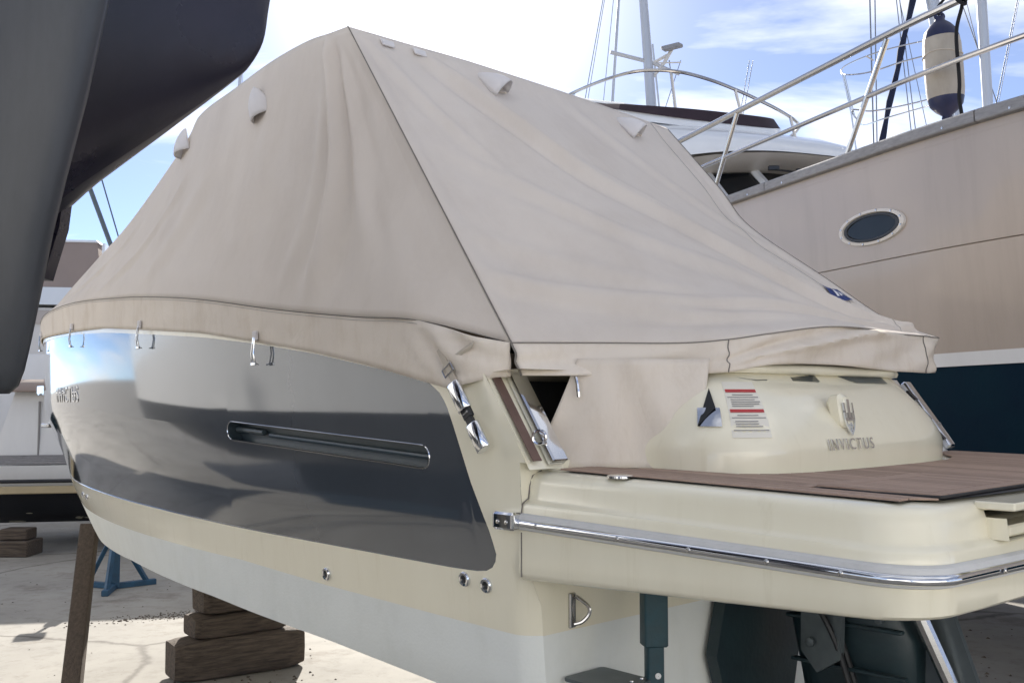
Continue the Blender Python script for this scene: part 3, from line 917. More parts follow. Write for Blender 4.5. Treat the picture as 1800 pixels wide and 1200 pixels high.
# teak decking
teak_u_front = lambda v: interp(v, [-1.15, -.97, -.95, -.86, -.82, -.72, -.56, -.2, .2, .5, .70, .82, .86, .95, 1.15], [.06, .06, -.06, -.10, -.40, -.475, -.51, -.525, -.52, -.495, -.43, -.34, -.34, -.24, -.24])
aft_u = lambda v: -1.115 - .05 * (1 - (v / 1.1) ** 2) if abs(v) < 1.06 else -1.07
HV0, HV1, HU0, HU1 = -1.02, -.36, -.775, -1.125
PT_TOP = 1.332
cl = MB()
w = .053
vv = -1.135
bed = [(v, teak_u_front(v) + .004, PT_TOP + .001 + pz(teak_u_front(v))) for v in np.linspace(-1.14, 1.14, 60)] + [(v, aft_u(v) - .004, PT_TOP + .001 + pz(-1.1)) for v in np.linspace(1.14, -1.14, 60)]
top_ = [(x, y, z + .0) for x, y, z in bed]
cl.f.append(tuple(range(len(top_)))[::-1]); cl.v += top_
cl.build('caulk_bed', 'caulk', platform, smooth=0)
def plank(v0, v1, u0a, u0b, u1a, u1b, zt, parent):
    m = MB()
    pts = [(v0, u0a), (v1, u0b), (v1, u1b), (v0, u1a)]
    bot = [(x, y, zt + pz(y)) for x, y in pts]
    tp = [(x + (.0015 if i in (0, 3) else -.0015), y, zt + .005 + pz(y)) for i, (x, y) in enumerate(pts)]
    m.add(bot + tp, [(7, 6, 5, 4), (0, 1, 5, 4), (1, 2, 6, 5), (2, 3, 7, 6), (3, 0, 4, 7)])
    m.f = [f[::-1] for f in m.f]
    return m.build('teak_plank', 'teak', parent, smooth=0)
while vv < 1.13:
    a, b_ = vv + .003, vv + w - .003
    segs = [(teak_u_front(a), teak_u_front(b_), aft_u(a), aft_u(b_))]
    if b_ > HV0 and a < HV1:
        segs = [(teak_u_front(a), teak_u_front(b_), HU0 + .045, HU0 + .045)]
    for s in segs:
        if s[0] - s[2] > .03: plank(a, b_, s[0], s[1], s[2], s[3], PT_TOP + .001, platform)
    vv += w
hatch = MB()
hatch.rbox(((HV0 + HV1) / 2, (HU0 + HU1) / 2, PT_TOP + .004 + pz(-.95)), (HV1 - HV0, HU0 - HU1, .008), .01)
hatch = hatch.build('deck_hatch', 'caulk', platform)
zt = PT_TOP + .008
def frameboard(v0, v1, u0, u1): plank(v0, v1, u0, u0, u1, u1, zt, hatch)
frameboard(HV0 + .008, HV0 + .055, HU0 - .008, HU1 + .008); frameboard(HV1 - .055, HV1 - .008, HU0 - .008, HU1 + .008)
frameboard(HV0 + .058, HV1 - .058, HU0 - .008, HU0 - .05); frameboard(HV0 + .058, HV1 - .058, HU1 + .05, HU1 + .008)
v = HV0 + .058
while v < HV1 - .07:
    frameboard(v + .0012, v + .044, HU0 - .053, HU1 + .053); v += .0453
# border boards before the hatch
plank(HV0 - .01, HV1 + .03, HU0 + .042, HU0 + .042, HU0 + .004, HU0 + .004, PT_TOP + .002, platform)

# ------------------------------------------------------------------ stern drive
dr = MB()
sh = [(-.20, TRU - .02, .92), (.22, TRU - .02, .92), (.30, TRU - .02, .60), (.20, TRU - .02, .25), (-.18, TRU - .02, .25), (-.30, TRU - .02, .60)]
dr.prism(sh, (0, -.05, 0))
drive = dr.build('stern_drive', 'drive', boat, smooth=25)
lg = MB()
rings = []
for z, w_, y0, y1 in ((.98, .13, -.02, -.38), (.86, .15, -.02, -.48), (.70, .14, -.05, -.56), (.50, .10, -.08, -.55), (.35, .07, -.10, -.50), (.10, .05, -.15, -.45), (-.12, .02, -.2, -.36)):
    ring = []
    cy, ry = (y0 + y1) / 2, (y0 - y1) / 2
    for k in range(20):
        a = 2 * math.pi * k / 20
        ring.append((.12 + w_ * math.copysign(abs(math.cos(a)) ** .7, math.cos(a)), cy + ry * math.copysign(abs(math.sin(a)) ** .7, math.sin(a)), z))
    rings.append(ring)
lg.grid(rings, closed=True)
lg.f.append(tuple(range(20))[::-1])
lg.build('drive_leg', 'drive', drive, smooth=30)
gp = MB()
gp.prism([(-.02, -.16, .97), (-.02, -.30, .97), (-.05, -.34, .80), (-.05, -.33, .62), (-.02, -.22, .55), (-.01, -.15, .62)], (-.03, 0, 0))
gp.build('gimbal_plate', 'drive_grey', drive, smooth=20)
for y, z in ((-.19, .93), (-.46, .87), (-.46, .78), (-.2, .66), (-.3, .7)):
    q = Vector((-1, 0, 0)).to_track_quat('Z', 'Y').to_matrix()
    MB().lathe([(.018, 0), (.018, .012), (.010, .016), (.001, .016)], (-.055 if y > -.35 else -.03, y, z), 8, q).build('bolt', 'drive_grey', drive)
tc_ = MB()
tc_.tube([(.02, -.50, .98), (.10, -.66, .55)], .028, 10)
tc_.tube([(.02, -.48, 1.0), (.015, -.44, .72)], .010, 8)
tc_.build('trim_cylinder', 'steel', drive)
fin = MB()
fin.prism([(.12, -.42, .97), (.12, -.60, .97), (.12, -.80, .40), (.12, -.70, .30), (.12, -.55, .42)], (.025, 0, 0))
fin.build('drive_tail', 'drive_grey', drive)
for z, y0_, y1_ in ((.90, -.06, -.46), (.74, -.08, -.54), (.58, -.10, -.55)):
    m = MB(); m.rbox((-.018, (y0_ + y1_) / 2, z), (.03, y0_ - y1_, .014), .005); m.build('casting_rib', 'drive', drive)
m = MB(); m.rbox((.12, -.36, .42), (.26, .62, .018), .03); m.build('cavitation_plate', 'drive', drive)
m = MB(); m.lathe([(.001, .02), (.03, .018), (.04, .0)], (-.06, -.12, .80), 14, Vector((-1, 0, 0)).to_track_quat('Z', 'Y').to_matrix()); m.build('anode', 'steel', drive)
for dx_ in (-.10, -.06):
    m = MB(); m.tube(smooth_path([(dx_, .09, .93), (dx_ - .02, -.06, .90), (dx_ + .02, -.2, .84), (dx_ + .03, -.3, .70), (dx_ + .05, -.36, .5)], 6), .011, 7); m.build('hose', 'black', drive)
hose = MB()
hose.tube(smooth_path([(.15, -.55, .985), (.25, -.58, .955), (.38, -.6, .965), (.5, -.6, .99)], 6), .006, 6)
hose.build('hose', 'black', drive)
pp = MB()
for k in range(3):
    a = 2 * math.pi * k / 3 + .4
    p = []
    for s in np.linspace(0, 1, 6):
        for q in (-1, 1):
            ang = a + q * .35 * math.sin(math.pi * min(1, s * .9 + .1))
            r_ = .04 + .15 * s
            p.append((.12 + r_ * math.cos(ang), -.50 - .03 * q, .0 + r_ * math.sin(ang)))
    pp.grid([[p[2 * i], p[2 * i + 1]] for i in range(6)])
pp.lathe([(.05, 0), (.045, .12), (.01, .16)], (.12, -.56, 0), 14, Vector((0, 1, 0)).to_track_quat('Z', 'Y').to_matrix())
pp.build('propeller', 'steel', drive, thick=.006)

# ------------------------------------------------------------------ canvas cover
cover = thing('boat_cover', 'taut beige canvas cover tented over the motorboat with small vent hoods', 'boat cover', BOAT_LOC, YAW)
# lower seam of the port side and roof edge, paired
Ls = [(.22, 1.75), (.60, 1.842), (1.0, 1.88), (1.6, 1.95), (2.3, 2.045), (3.0, 2.112), (3.6, 2.15), (4.3, 2.185), (5.1, 2.20), (5.9, 2.20), (6.7, 2.185), (7.5, 2.16), (7.95, 2.12)]
Us = [(1.35, -1.10, 3.165), (1.52, -1.075, 3.19), (1.75, -1.06, 3.215), (2.1, -1.045, 3.21), (2.5, -1.02, 3.18), (2.93, -1.0, 3.135), (3.13, -1.0, 3.00), (3.84, -1.0, 2.665), (4.62, -.92, 2.50), (5.40, -.84, 2.335), (6.25, -.69, 2.215), (7.15, -.40, 2.175), (7.80, -.05, 2.13)]
def side_v(u, z):
    b = hb(u, 2.0)
    return b + .022
low_c = [Vector((-(1.20 if i == 0 else side_v(u, z)), u, z)) for i, (u, z) in enumerate(Ls)]
up_c = [Vector((v, u, z)) for u, v, z in Us]
NS = 12
low_s = smooth_path(low_c, NS); up_s = smooth_path(up_c, NS)
NSS = len(low_s)

def gauss(x, w): return math.exp(-(x / w) ** 2)
def fold(s, t, s0, t0, s1, t1, w, amp, sharp=1.0):
    """ridge along the segment (s0,t0)-(s1,t1) in patch space; soft at the ends"""
    dx, dy = s1 - s0, t1 - t0
    l2 = dx * dx + dy * dy
    q = ((s - s0) * dx + (t - t0) * dy) / l2
    d = ((s - s0) * dy - (t - t0) * dx) / math.sqrt(l2)
    e = 1.0
    if q < 0: e = gauss(q * math.sqrt(l2), .14)
    if q > 1: e = gauss((q - 1) * math.sqrt(l2), .14)
    return amp * e * (gauss(d, w) - .55 * gauss(d - 1.6 * w, 1.2 * w))
def side_disp(s, t):
    """outward bulge on the port side; s 0..1 stern->bow, t 0 hem..1 roof"""
    e = math.sin(math.pi * min(1, max(0, t))) ** .6
    d = -.022 * math.sin(math.pi * t) ** 1.3
    d += fold(s, t, .105, .92, .205, .10, .011, .050)
    d += fold(s, t, .092, .80, .130, .30, .015, .018)
    d += fold(s, t, .172, .62, .240, .06, .009, .022)
    d += fold(s, t, .27, .60, .315, .06, .016, .010)
    d += fold(s, t, .385, .42, .43, .02, .012, .014)
    d += fold(s, t, .44, .50, .53, .05, .010, .012)
    d += fold(s, t, .57, .50, .66, .05, .014, .010)
    d += .010 * noise.noise((s * 16, t * 2.2, 4.0)) * e + .006 * noise.noise((s * 40, t * 5, 1.0)) * e
    return d
NT = 40
def side_panel(side, low, up, disp, name):
    rows = []
    n = len(low)
    # refine along length
    for k in range(NT + 1):
        t = k / NT
        row = []
        for j in range(n):
            s = j / (n - 1)
            a, b = low[j], up[j]
            p = a.lerp(b, t)
            d = disp(s, t) * min(1.0, (1 - s) * 6 + .1)
            edge = min(1, t * 6, (1 - t) * 10, s * 40 + .0)
            p = p + Vector((-1, 0, .25)) * d * edge
            # soft rounding towards the roof edge
            row.append(Vector((p.x * -side, p.y, p.z)) if side > 0 else p)
        rows.append(row)
    m = MB(); m.grid(rows, flip=side < 0)
    return m.build(name, 'canvas', cover, smooth=80, thick=.004), rows
def densify(path, k=4):
    out = []
    for i in range(len(path) - 1):
        for j in range(k): out.append(path[i].lerp(path[i + 1], j / k))
    out.append(path[-1]); return out
low_d, up_d = densify(low_s, 3), densify(up_s, 3)
po, port_rows = side_panel(-1, low_d, up_d, side_disp, 'side_panel')
# starboard: the aft lower corner lies further aft over the sun pad
low_st = [Vector(p) for p in low_d]; up_st = [Vector(p) for p in up_d]
rows = []
stb_seam = smooth_path([Vector((1.12, -.20, 1.85)), Vector((1.13, .05, 1.95)), Vector((1.13, .37, 2.18)), Vector((1.13, .81, 2.50)), Vector((1.125, 1.0, 2.74)), Vector((1.11, 1.34, 3.135))], 8)
def along(path, t):
    i = t * (len(path) - 1); k = min(int(i), len(path) - 2)
    return Vector(path[k]).lerp(Vector(path[k + 1]), i - k)
n = len(low_d)
for k in range(NT + 1):
    t = k / NT
    row = []
    for j in range(n):
        p = low_st[j].lerp(up_st[j], t); p = Vector((-p.x, p.y, p.z))
        wgt = max(0.0, 1 - j / 22.0) ** 1.5
        row.append(p.lerp(along(stb_seam, t), wgt))
    rows.append(row)
MB().grid(rows).build('side_panel', 'canvas', cover, smooth=80, thick=.004)
stb_rows = rows
# roof and foredeck panel between the two roof edges
rows = []
for j in range(n):
    a, b = port_rows[-1][j], stb_rows[-1][j]
    row = []
    for k in range(17):
        t = k / 16
        p = Vector(a).lerp(Vector(b), t)
        p.z += .022 * math.sin(math.pi * t) * (1 - .4 * j / n) + .006 * noise.noise((j * .08, t * 5, 2))* math.sin(math.pi * t)
        row.append(p)
    rows.append(row)
MB().grid(rows, flip=True).build('roof_panel', 'canvas', cover, smooth=80, thick=.004)
# aft panel: Coons patch
aft_low = smooth_path([Vector((-1.20, .22, 1.75)), Vector((-.90, .11, 1.757)), Vector((-.68, -.08, 1.757)), Vector((-.58, -.21, 1.768)), Vector((-.43, -.28, 1.792)), Vector((-.09, -.30, 1.832)),
                       Vector((.22, -.30, 1.842)), Vector((.57, -.27, 1.838)), Vector((.9, -.235, 1.846)), Vector((1.12, -.20, 1.85))], 10)
port_seam = [r_[0] for r_ in port_rows]          # low -> high
hoop_top = [r_ for r_ in rows[0]]
NA, NB = 150, 110
def aft_disp(a, t):
    e = (4 * a * (1 - a)) ** .5 * (4 * t * (1 - t)) ** .5
    d = -.05 * e
    d += fold(a, t, .28, .86, .92, .16, .022, .042)
    d += fold(a, t, .24, .50, .66, .24, .026, .018)
    d += fold(a, t, .56, .62, .96, .26, .020, .016)
    d += fold(a, t, .64, .90, .97, .52, .020, .010)
    d += fold(a, t, .06, .17, .46, .09, .026, .024)
    d += fold(a, t, .30, .16, .90, .11, .020, .026)
    d += fold(a, t, .12, .28, .40, .20, .028, .010)
    d += fold(a, t, .05, .93, .14, .70, .018, .012)
    d += .012 * noise.noise((a * 3, t * 3, 9.0)) * e + .005 * noise.noise((a * 9, t * 7, 3.0)) * e
    return d
rows = []
for k in range(NB + 1):
    t = k / NB
    row = []
    pl_, pr_ = along(port_seam, t), along(stb_seam, t)
    for j in range(NA + 1):
        a = j / NA
        bot, tp = along(aft_low, a), along(hoop_top, a)
        c = bot.lerp(tp, t) + pl_.lerp(pr_, a) - (along(aft_low, 0).lerp(along(aft_low, 1), a).lerp(along(hoop_top, 0).lerp(along(hoop_top, 1), a), t))
        edge = min(1, t * 14, (1 - t) * 20, a * 30, (1 - a) * 30)
        c = c + Vector((0, -.75, .65)) * aft_disp(a, t) * edge
        row.append(c)
    rows.append(row)
aft_rows = rows
MB().grid(rows).build('aft_panel', 'canvas', cover, smooth=80, thick=.004)
# skirt bands
rows = []
sk_n = len(low_d)
for k in range(9):
    t = k / 8
    row = []
    for j in range(sk_n):
        p = low_d[j]
        u = p.y
        zb_ = z_hem(u)
        zz_ = lerp(p.z, zb_, t)
        v = -(side_v(u, zz_) - .008 * t)
        v = lerp(v, -1.20, max(0, 1 - (u - .22) / .14) ** 2 if u < .36 else 0)
        # gathers where the strap pulls
        gth = gauss(u - .42, .16)
        v -= .022 * gth * math.sin(t * 9 + u * 26) * math.sin(math.pi * min(1, t + .1)) + .010 * gth
        v -= .006 * noise.noise((u * 7, t * 2, 5)) * math.sin(math.pi * t * .9)
        row.append((v, u, zz_))
    rows.append(row)
MB().grid(rows, flip=False).build('skirt_band', 'canvas_hem', cover, smooth=80, thick=.004)
rowsm = [[(-v, u, z) for v, u, z in r_] for r_ in rows]
MB().grid(rowsm, flip=True).build('skirt_band', 'canvas_hem', cover, smooth=80, thick=.004)
rows = []
NAF = len(aft_low)
low_hem = smooth_path([Vector((-1.20, .17, 1.64)), Vector((-.90, .06, 1.643)), Vector((-.70, -.08, 1.648)), Vector((-.60, -.22, 1.655)), Vector((-.45, -.30, 1.682)), Vector((-.09, -.315, 1.692)),
                       Vector((.22, -.315, 1.684)), Vector((.57, -.29, 1.680)), Vector((.88, -.25, 1.682)), Vector((1.09, -.19, 1.690))], 10)
for k in range(13):
    t = k / 12
    row = []
    for j in range(NAF):
        a = j / (NAF - 1)
        p = aft_low[j].lerp(low_hem[j], t)
        w_ = math.sin(math.pi * min(1, t * .95))
        d = .020 * w_ * noise.noise((a * 9, t * 2.5, 7)) + .014 * w_ * math.sin(a * 34 + t * 5) * (1 if a > .4 else .35)
        d += fold(a, t, .42, .65, .68, .12, .05, .03) if a > .3 else 0
        p = p + Vector((0, -1, 0)) * d
        row.append(p)
    rows.append(row)
MB().grid(rows, flip=True).build('skirt_band', 'canvas_hem', cover, smooth=80, thick=.004)
aft_skirt = rows
# sewn seams
def seam(path, r=.0035, mt='thread'):
    MB().tube(path, r, 5).build('seam', mt, cover, smooth=60)
seam([p + Vector((-.003, -.004, .002)) for p in port_seam[::2]], .0026)
seam([Vector(p) + Vector((-.003, 0, 0)) for p in low_d[4::3]], .0018)
seam([Vector(p) + Vector((-.003, 0, -.012)) for p in low_d[4::3]], .0010, 'thread_pale')
seam([Vector(p) + Vector((0, -.004, 0)) for p in aft_low], .0020)
seam([Vector(p) + Vector((0, -.003, 0)) for p in stb_seam], .003)
seam([Vector(r_[int(NA * .93)]) + Vector((0, -.002, .002)) for r_ in aft_rows[::2]], .0018, 'thread_pale')
seam([Vector(r_[0]) + Vector((-.003, -.003, 0)) for r_ in aft_skirt], .004)
seam([Vector(r_[int(NAF * .87)]) + Vector((0, -.004, 0)) for r_ in aft_skirt], .0028)
seam([Vector(r_[int(NAF * .33)]) + Vector((0, -.004, 0)) for r_ in aft_skirt], .0022)
# curtain closing the side passage
cp = smooth_path([Vector((-1.115, .24, 0)), Vector((-1.06, .16, 0)), Vector((-.97, .05, 0)), Vector((-.86, -.04, 0)), Vector((-.80, -.20, 0))], 8)
ct = smooth_path([Vector((-.985, .12, 0)), Vector((-.94, .07, 0)), Vector((-.86, .0, 0)), Vector((-.72, -.09, 0)), Vector((-.63, -.17, 0))], 8)
rows = []
for k in range(17):
    t = k / 16
    row = []
    for j, (a, b) in enumerate(zip(cp, ct)):
        p = a.lerp(b, t ** .8); q = j / (len(cp) - 1)
        d = .03 * math.sin(math.pi * t) * noise.noise((q * 3, t * 2.0, 8)) + .022 * fold(q, t, .55, .95, .9, .1, .08, 1)
        row.append((p.x - d * .6, p.y - d * .8 , lerp(1.333, 1.70, t)))
    rows.append(row)
MB().grid(rows).build('passage_curtain', 'canvas_hem', cover, smooth=80, thick=.004)
zp_ = MB()
zp_.tube([(-1.0, .115, 1.645), (-1.0, .105, 1.61), (-1.0, .10, 1.57)], .006, 6)
zp_.rbox((-1.0, .118, 1.65), (.018, .01, .018), .003)
zp_.build('zip_pull', 'chrome', cover)
# near-black sheet painting in the shade under the cover, behind the gap
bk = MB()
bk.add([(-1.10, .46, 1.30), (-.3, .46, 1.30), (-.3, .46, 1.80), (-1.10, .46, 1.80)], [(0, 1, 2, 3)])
bk.build('gap_shade_sheet', 'dark', boat, smooth=0)

# vent hoods
def hood(s, t, rows, size, down, outn, name='vent_hood'):
    P = Vector(rows[int(t * (len(rows) - 1))][int(s * (len(rows[0]) - 1))])
    d = Vector(down).normalized(); o_ = Vector(outn); o_ = (o_ - d * o_.dot(d)).normalized(); w_ = d.cross(o_)
    m = MB(); rr = []
    for k in range(9):
        q = k / 8
        rad = size * .42 * math.sin(q * math.pi * .5) ** .8 + .001
        ring = []
        for j in range(13):
            a = math.pi * j / 12
            ring.append(P + d * (size * (q - .5)) + w_ * (rad * math.cos(a)) + o_ * (rad * math.sin(a) * 1.15 + .002))
        rr.append(ring)
    m.grid(rr)
    h_ = m.build(name, 'hood', cover, smooth=80, thick=.004)
    k = MB(); k.tube([P + d * size * .35, P + d * size * .58 + o_ * .02], .006, 6).build('stay', 'canvas_hem', h_)
    return h_
hood(.275, .865, port_rows, .165, (.25, -.30, -.9), (-1, -.1, .2))
hood(.475, .96, port_rows, .165, (.0, -.25, -.9), (-1, .5, .1))
hood(.345, .945, aft_rows, .16, (.45, -.55, -.6), (0, -.75, .65))
hood(.79, .95, aft_rows, .16, (.45, -.55, -.6), (0, -.75, .65))
for a in (.07, .15):
    P = Vector(aft_rows[int(.985 * NB)][int(a * NA)])
    m = MB(); m.prism([P + Vector((0, -.012, 0)), P + Vector((.07, -.012, 0)), P + Vector((.065, -.03, -.03)), P + Vector((.0, -.03, -.03))], (0, -.004, .004))
    m.build('fabric_tab', 'hood', cover)
# maker's patch
def aft_pt(a, t, d=.006):
    k = t * NB; j = a * NA
    i0, j0 = min(int(k), NB - 1), min(int(j), NA - 1)
    p = Vector(aft_rows[i0][j0]).lerp(Vector(aft_rows[i0][j0 + 1]), j - j0).lerp(Vector(aft_rows[i0 + 1][j0]).lerp(Vector(aft_rows[i0 + 1][j0 + 1]), j - j0), k - i0)
    return p + Vector((0, -.75, .65)) * d
def aft_patch(name, a0, a1, t0, t1, shear, material, parent, d):
    rows = [[aft_pt(lerp(a0, a1, j / 6) , lerp(t0, t1, k / 3) + shear * (j / 6), d) for j in range(7)] for k in range(4)]
    return MB().grid(rows).build(name, material, parent, smooth=60)
lg_ = aft_patch('maker_patch', .880, .968, .282, .345, 0, 'bluelogo', cover, .012)
for a0, a1, t0, t1 in ((.894, .901, .297, .328), (.905, .911, .297, .328), (.912, .922, .308, .316), (.926, .932, .300, .328), (.936, .946, .297, .304), (.936, .946, .316, .323), (.951, .957, .297, .326), (.959, .965, .305, .312)):
    aft_patch('patch_lettering', a0, a1, t0, t1, 0, 'whitelogo', lg_, .0145)
# hem hooks
for u in (4.35, 3.02, 1.74, 5.9):
    zh = z_hem(u)
    x = -(side_v(u, zh) + .006)
    hk = MB()
    hk.rbox((x, u, zh + .028), (.014, .035, .042), .006)
    hko = hk.build('hem_tab', 'hood', cover)
    hk = MB()
    for dd in (-.010, .010):
        hk.tube([(x - .006, u + dd * .6, zh + .02), (x - .012, u + dd, zh - .05), (x - .004, u + dd * 1.3, zh - .092), (x + .012, u + dd * 1.3, zh - .098)], .003, 6)
    hk.rbox((x - .006, u, zh - .095), (.012, .032, .014), .003)
    hk.build('hook', 'chrome', hko)
# tie-down strap with buckle
A_ = Vector((-1.300, .462, 1.735)); Bq = Vector((-1.285, .235, 1.40))
ax = (Bq - A_).normalized()
sd = Vector((0, -ax.z, ax.y)).normalized() * -1
no = ax.cross(sd).normalized()
if no.x > 0: no = -no
def strap_box(t0, t1, wd, th, material, name, parent, lift=0.0):
    m = MB()
    c = A_.lerp(Bq, (t0 + t1) / 2) + no * lift
    rot = Matrix((sd, ax, no)).transposed()
    m.rbox(c, (wd, (Bq - A_).length * (t1 - t0), th), min(.006, th * .45), rot)
    return m.build(name, material, parent)
strap = strap_box(0, .55, .026, .005, 'web', 'tie_down_strap', cover, .012)
def chrome_sleeve(t0, t1, parent, lift):
    m = MB()
    a, b = A_.lerp(Bq, t0) + no * lift, A_.lerp(Bq, t1) + no * lift
    rr = []
    for q in (a, a.lerp(b, .03), a.lerp(b, .5), a.lerp(b, .97), b):
        k = .92 if q in (a, b) else 1.0
        rr.append([q + sd * (.030 * k * math.cos(x)) + no * (.018 * k * math.sin(x)) for x in np.linspace(0, 2 * math.pi, 24, endpoint=False)])
    m.grid(rr, closed=True)
    m.f.append(tuple(range(24))[::-1]); m.f.append(tuple(range(96, 120)))
    return m.build('chrome_sleeve', 'chrome', parent, smooth=50)
chrome_sleeve(.36, .62, strap, .022); chrome_sleeve(.76, 1.0, strap, .022)
strap_box(.60, .70, .042, .020, 'black', 'buckle', strap, .020)
strap_box(.69, .78, .034, .016, 'black', 'buckle', strap, .022)
strap_box(.645, .658, .03, .026, 'grey_print', 'buckle_tongue', strap, .020)
rg = MB()
cR = A_.lerp(Bq, .22) + no * .016
rg.tube([cR + sd * x + ax * y for x, y in ((-.026, -.014), (.026, -.014), (.026, .014), (-.026, .014))], .0038, 6, closed=True)
rg.build('strap_slider', 'chrome', strap)
s2 = MB()
pth = [Vector((-1.298, .455, 1.665)), Vector((-1.312, .38, 1.70)), Vector((-1.296, .30, 1.745))]
pth = smooth_path(pth, 6)
s2.grid([[p + Vector((0, .006, -.011)) for p in pth], [p + Vector((-.004, -.006, .011)) for p in pth]])
s2.build('side_strap', 'web', cover, thick=.004)

# ------------------------------------------------------------------ generic hull for other boats
def simple_hull(parent, length, beam, z_keel_, z_wl_, z_deck, mat_low, mat_top, rake=.12, stern=.75, stripe=None, names=('hull_bottom', 'topsides'), sheer=.12, n=24):
    """axis +y = bow, origin at stern centre"""
    def hbw(q, k):
        full = (1 - q ** 2.6) * lerp(stern, 1.0, min(1, q * 2.5)) if q < 1 else 0
        return beam / 2 * full * k
    lowg, topg = MB(), MB()
    prof_low = [(0.0, z_keel_), (.45, lerp(z_keel_, z_wl_, .18)), (.80, lerp(z_keel_, z_wl_, .5)), (.95, z_wl_)]
    prof_top = [(.95, z_wl_), (1.0, lerp(z_wl_, z_deck, .5)), (1.02, z_deck)]
    for side in (-1, 1):
        for prof_, gmb in ((prof_low, lowg), (prof_top, topg)):
            rows = []
            for k, z in prof_:
                row = []
                for i in range(n + 1):
                    q = i / n
                    f = (z - z_keel_) / (z_deck - z_keel_)
                    yy = q * length * (1 - rake * (1 - f) ** 1.2 * q ** 3)
                    zz_ = z + (sheer * q * q if z == z_deck else 0) + ((z_wl_ - z_keel_) * .75 * q ** 5 if z == z_keel_ else 0)
                    row.append((side * hbw(q, k), yy, zz_))
                rows.append(row)
            gmb.grid(rows, flip=side > 0)
            gmb.add([(0, 0, prof_[0][1])] + [(side * hbw(0, k), 0, z) for k, z in prof_] + [(0, 0, prof_[-1][1])], [tuple(range(len(prof_) + 2))])
    lo = lowg.build(names[0], mat_low, parent, smooth=40)
    tp = topg.build(names[1], mat_top, parent, smooth=40)
    d = MB()
    rows = []
    for i in range(n + 1):
        q = i / n
        w_ = hbw(q, 1.01)
        rows.append([(-w_, q * length, z_deck + sheer * q * q - .02), (w_, q * length, z_deck + sheer * q * q - .02)])
    d.grid(rows, flip=True).build('deck', 'white', parent)
    return hbw

# ------------------------------------------------------------------ taupe trawler yacht on the right
# local frame: x = outboard to port (towards the camera boat), y = aft, origin at deck edge on the port side
TR_ANG = math.atan2(.342, .94)
def tw(a, w_, z): return Vector((2.29 - .342 * a + .94 * w_, 8.0 + .94 * a + .342 * w_, z))
trawler = thing('trawler_yacht', 'tall taupe trawler yacht with navy bottom, steel bow rail and white flybridge', 'motor yacht', (0, 0, 0))
def plan_w(a, z):
    """inboard offset of the port side: the bow curves away forward"""
    base = 0.0
    fl = (3.83 - z)
    base += .055 * fl + .035 * fl * fl * .6
    f = max(0.0, -a - 1.0)
    base += .055 * f ** 2 * (1 + .10 * fl)
    return base
ups, navy = MB(), MB()
AA = list(np.linspace(-6.2, 9.0, 60))
def zst(a): return 2.225 - .012 * a
def strip(mb, z0f, z1f, nrow, off=0.0):
    rows = []
    for k in range(nrow + 1):
        rows.append([tw(a, plan_w(a, lerp(z0f(a), z1f(a), k / nrow)) - off, lerp(z0f(a), z1f(a), k / nrow)) for a in AA])
    mb.grid(rows)
zgr = lambda a: 3.02 - .004 * a
strip(ups, lambda a: zgr(a) + .006, lambda a: 3.776, 6)
strip(ups, lambda a: zst(a) + .09, lambda a: zgr(a) - .006, 6, .012)
rows = [[tw(a, plan_w(a, z) - o_, z) for a in AA for z in (zgr(a) + dz,)] for dz, o_ in ((-.006, .012), (-.003, -.02), (.003, -.02), (.006, 0))]
ups.grid(rows)
ups.build('topsides', 'taupe', trawler, smooth=30)
wst = MB(); strip(wst, lambda a: zst(a), lambda a: zst(a) + .09, 2, .012); wst.build('boot_stripe', 'white', trawler)
strip(navy, lambda a: 1.15, lambda a: 1.5, 3)
strip(navy, lambda a: 1.5, lambda a: zst(a), 4)
rows = []
for s_ in np.linspace(0, 1, 6):
    rows.append([tw(a, lerp(plan_w(a, 1.15), 2.1, s_), lerp(1.15, .75, s_)) for a in AA])
navy.grid(rows, flip=True)
navy.build('hull_bottom', 'navy', trawler, smooth=40)
# far side and deck (closed body)
fs = MB()
rows = [[tw(a, 4.2 - plan_w(a, z), z) for a in AA] for z in (1.15, 1.5, 2.2, 3.0, 3.74)]
fs.grid(rows, flip=True)
fs.grid([[tw(a, plan_w(a, 3.74), 3.72) for a in AA], [tw(a, 4.2 - plan_w(a, 3.74), 3.72) for a in AA]])
fs.build('starboard_side', 'taupe', trawler)
# timber capping in lengths
edges = [-6.2, -4.0, -1.9, .33, 2.6, 4.8, 7.0]
for e0, e1 in zip(edges[:-1], edges[1:]):
    m = MB()
    aa = np.linspace(e0 + .004, e1 - .004, 12)
    rows = []
    for w_, z in ((-.004, 3.775), (-.055, 3.777), (-.062, 3.785), (-.062, 3.845), (-.05, 3.858), (.10, 3.858), (.12, 3.775)):
        rows.append([tw(a, plan_w(a, 3.74) + w_, z) for a in aa])
    m.grid(rows, flip=False)
    cap_ = m.build('capping_board', 'grey_timber', trawler, smooth=30)
    for a in (e0 + .25, e1 - .25):
        q = Vector((-.94, -.342, 0)).to_track_quat('Z', 'Y').to_matrix()
        MB().lathe([(.010, 0), (.009, .003), (.001, .004)], tw(a, plan_w(a, 3.74) - .062, 3.80), 8, q).build('bolt', 'steel', cap_)
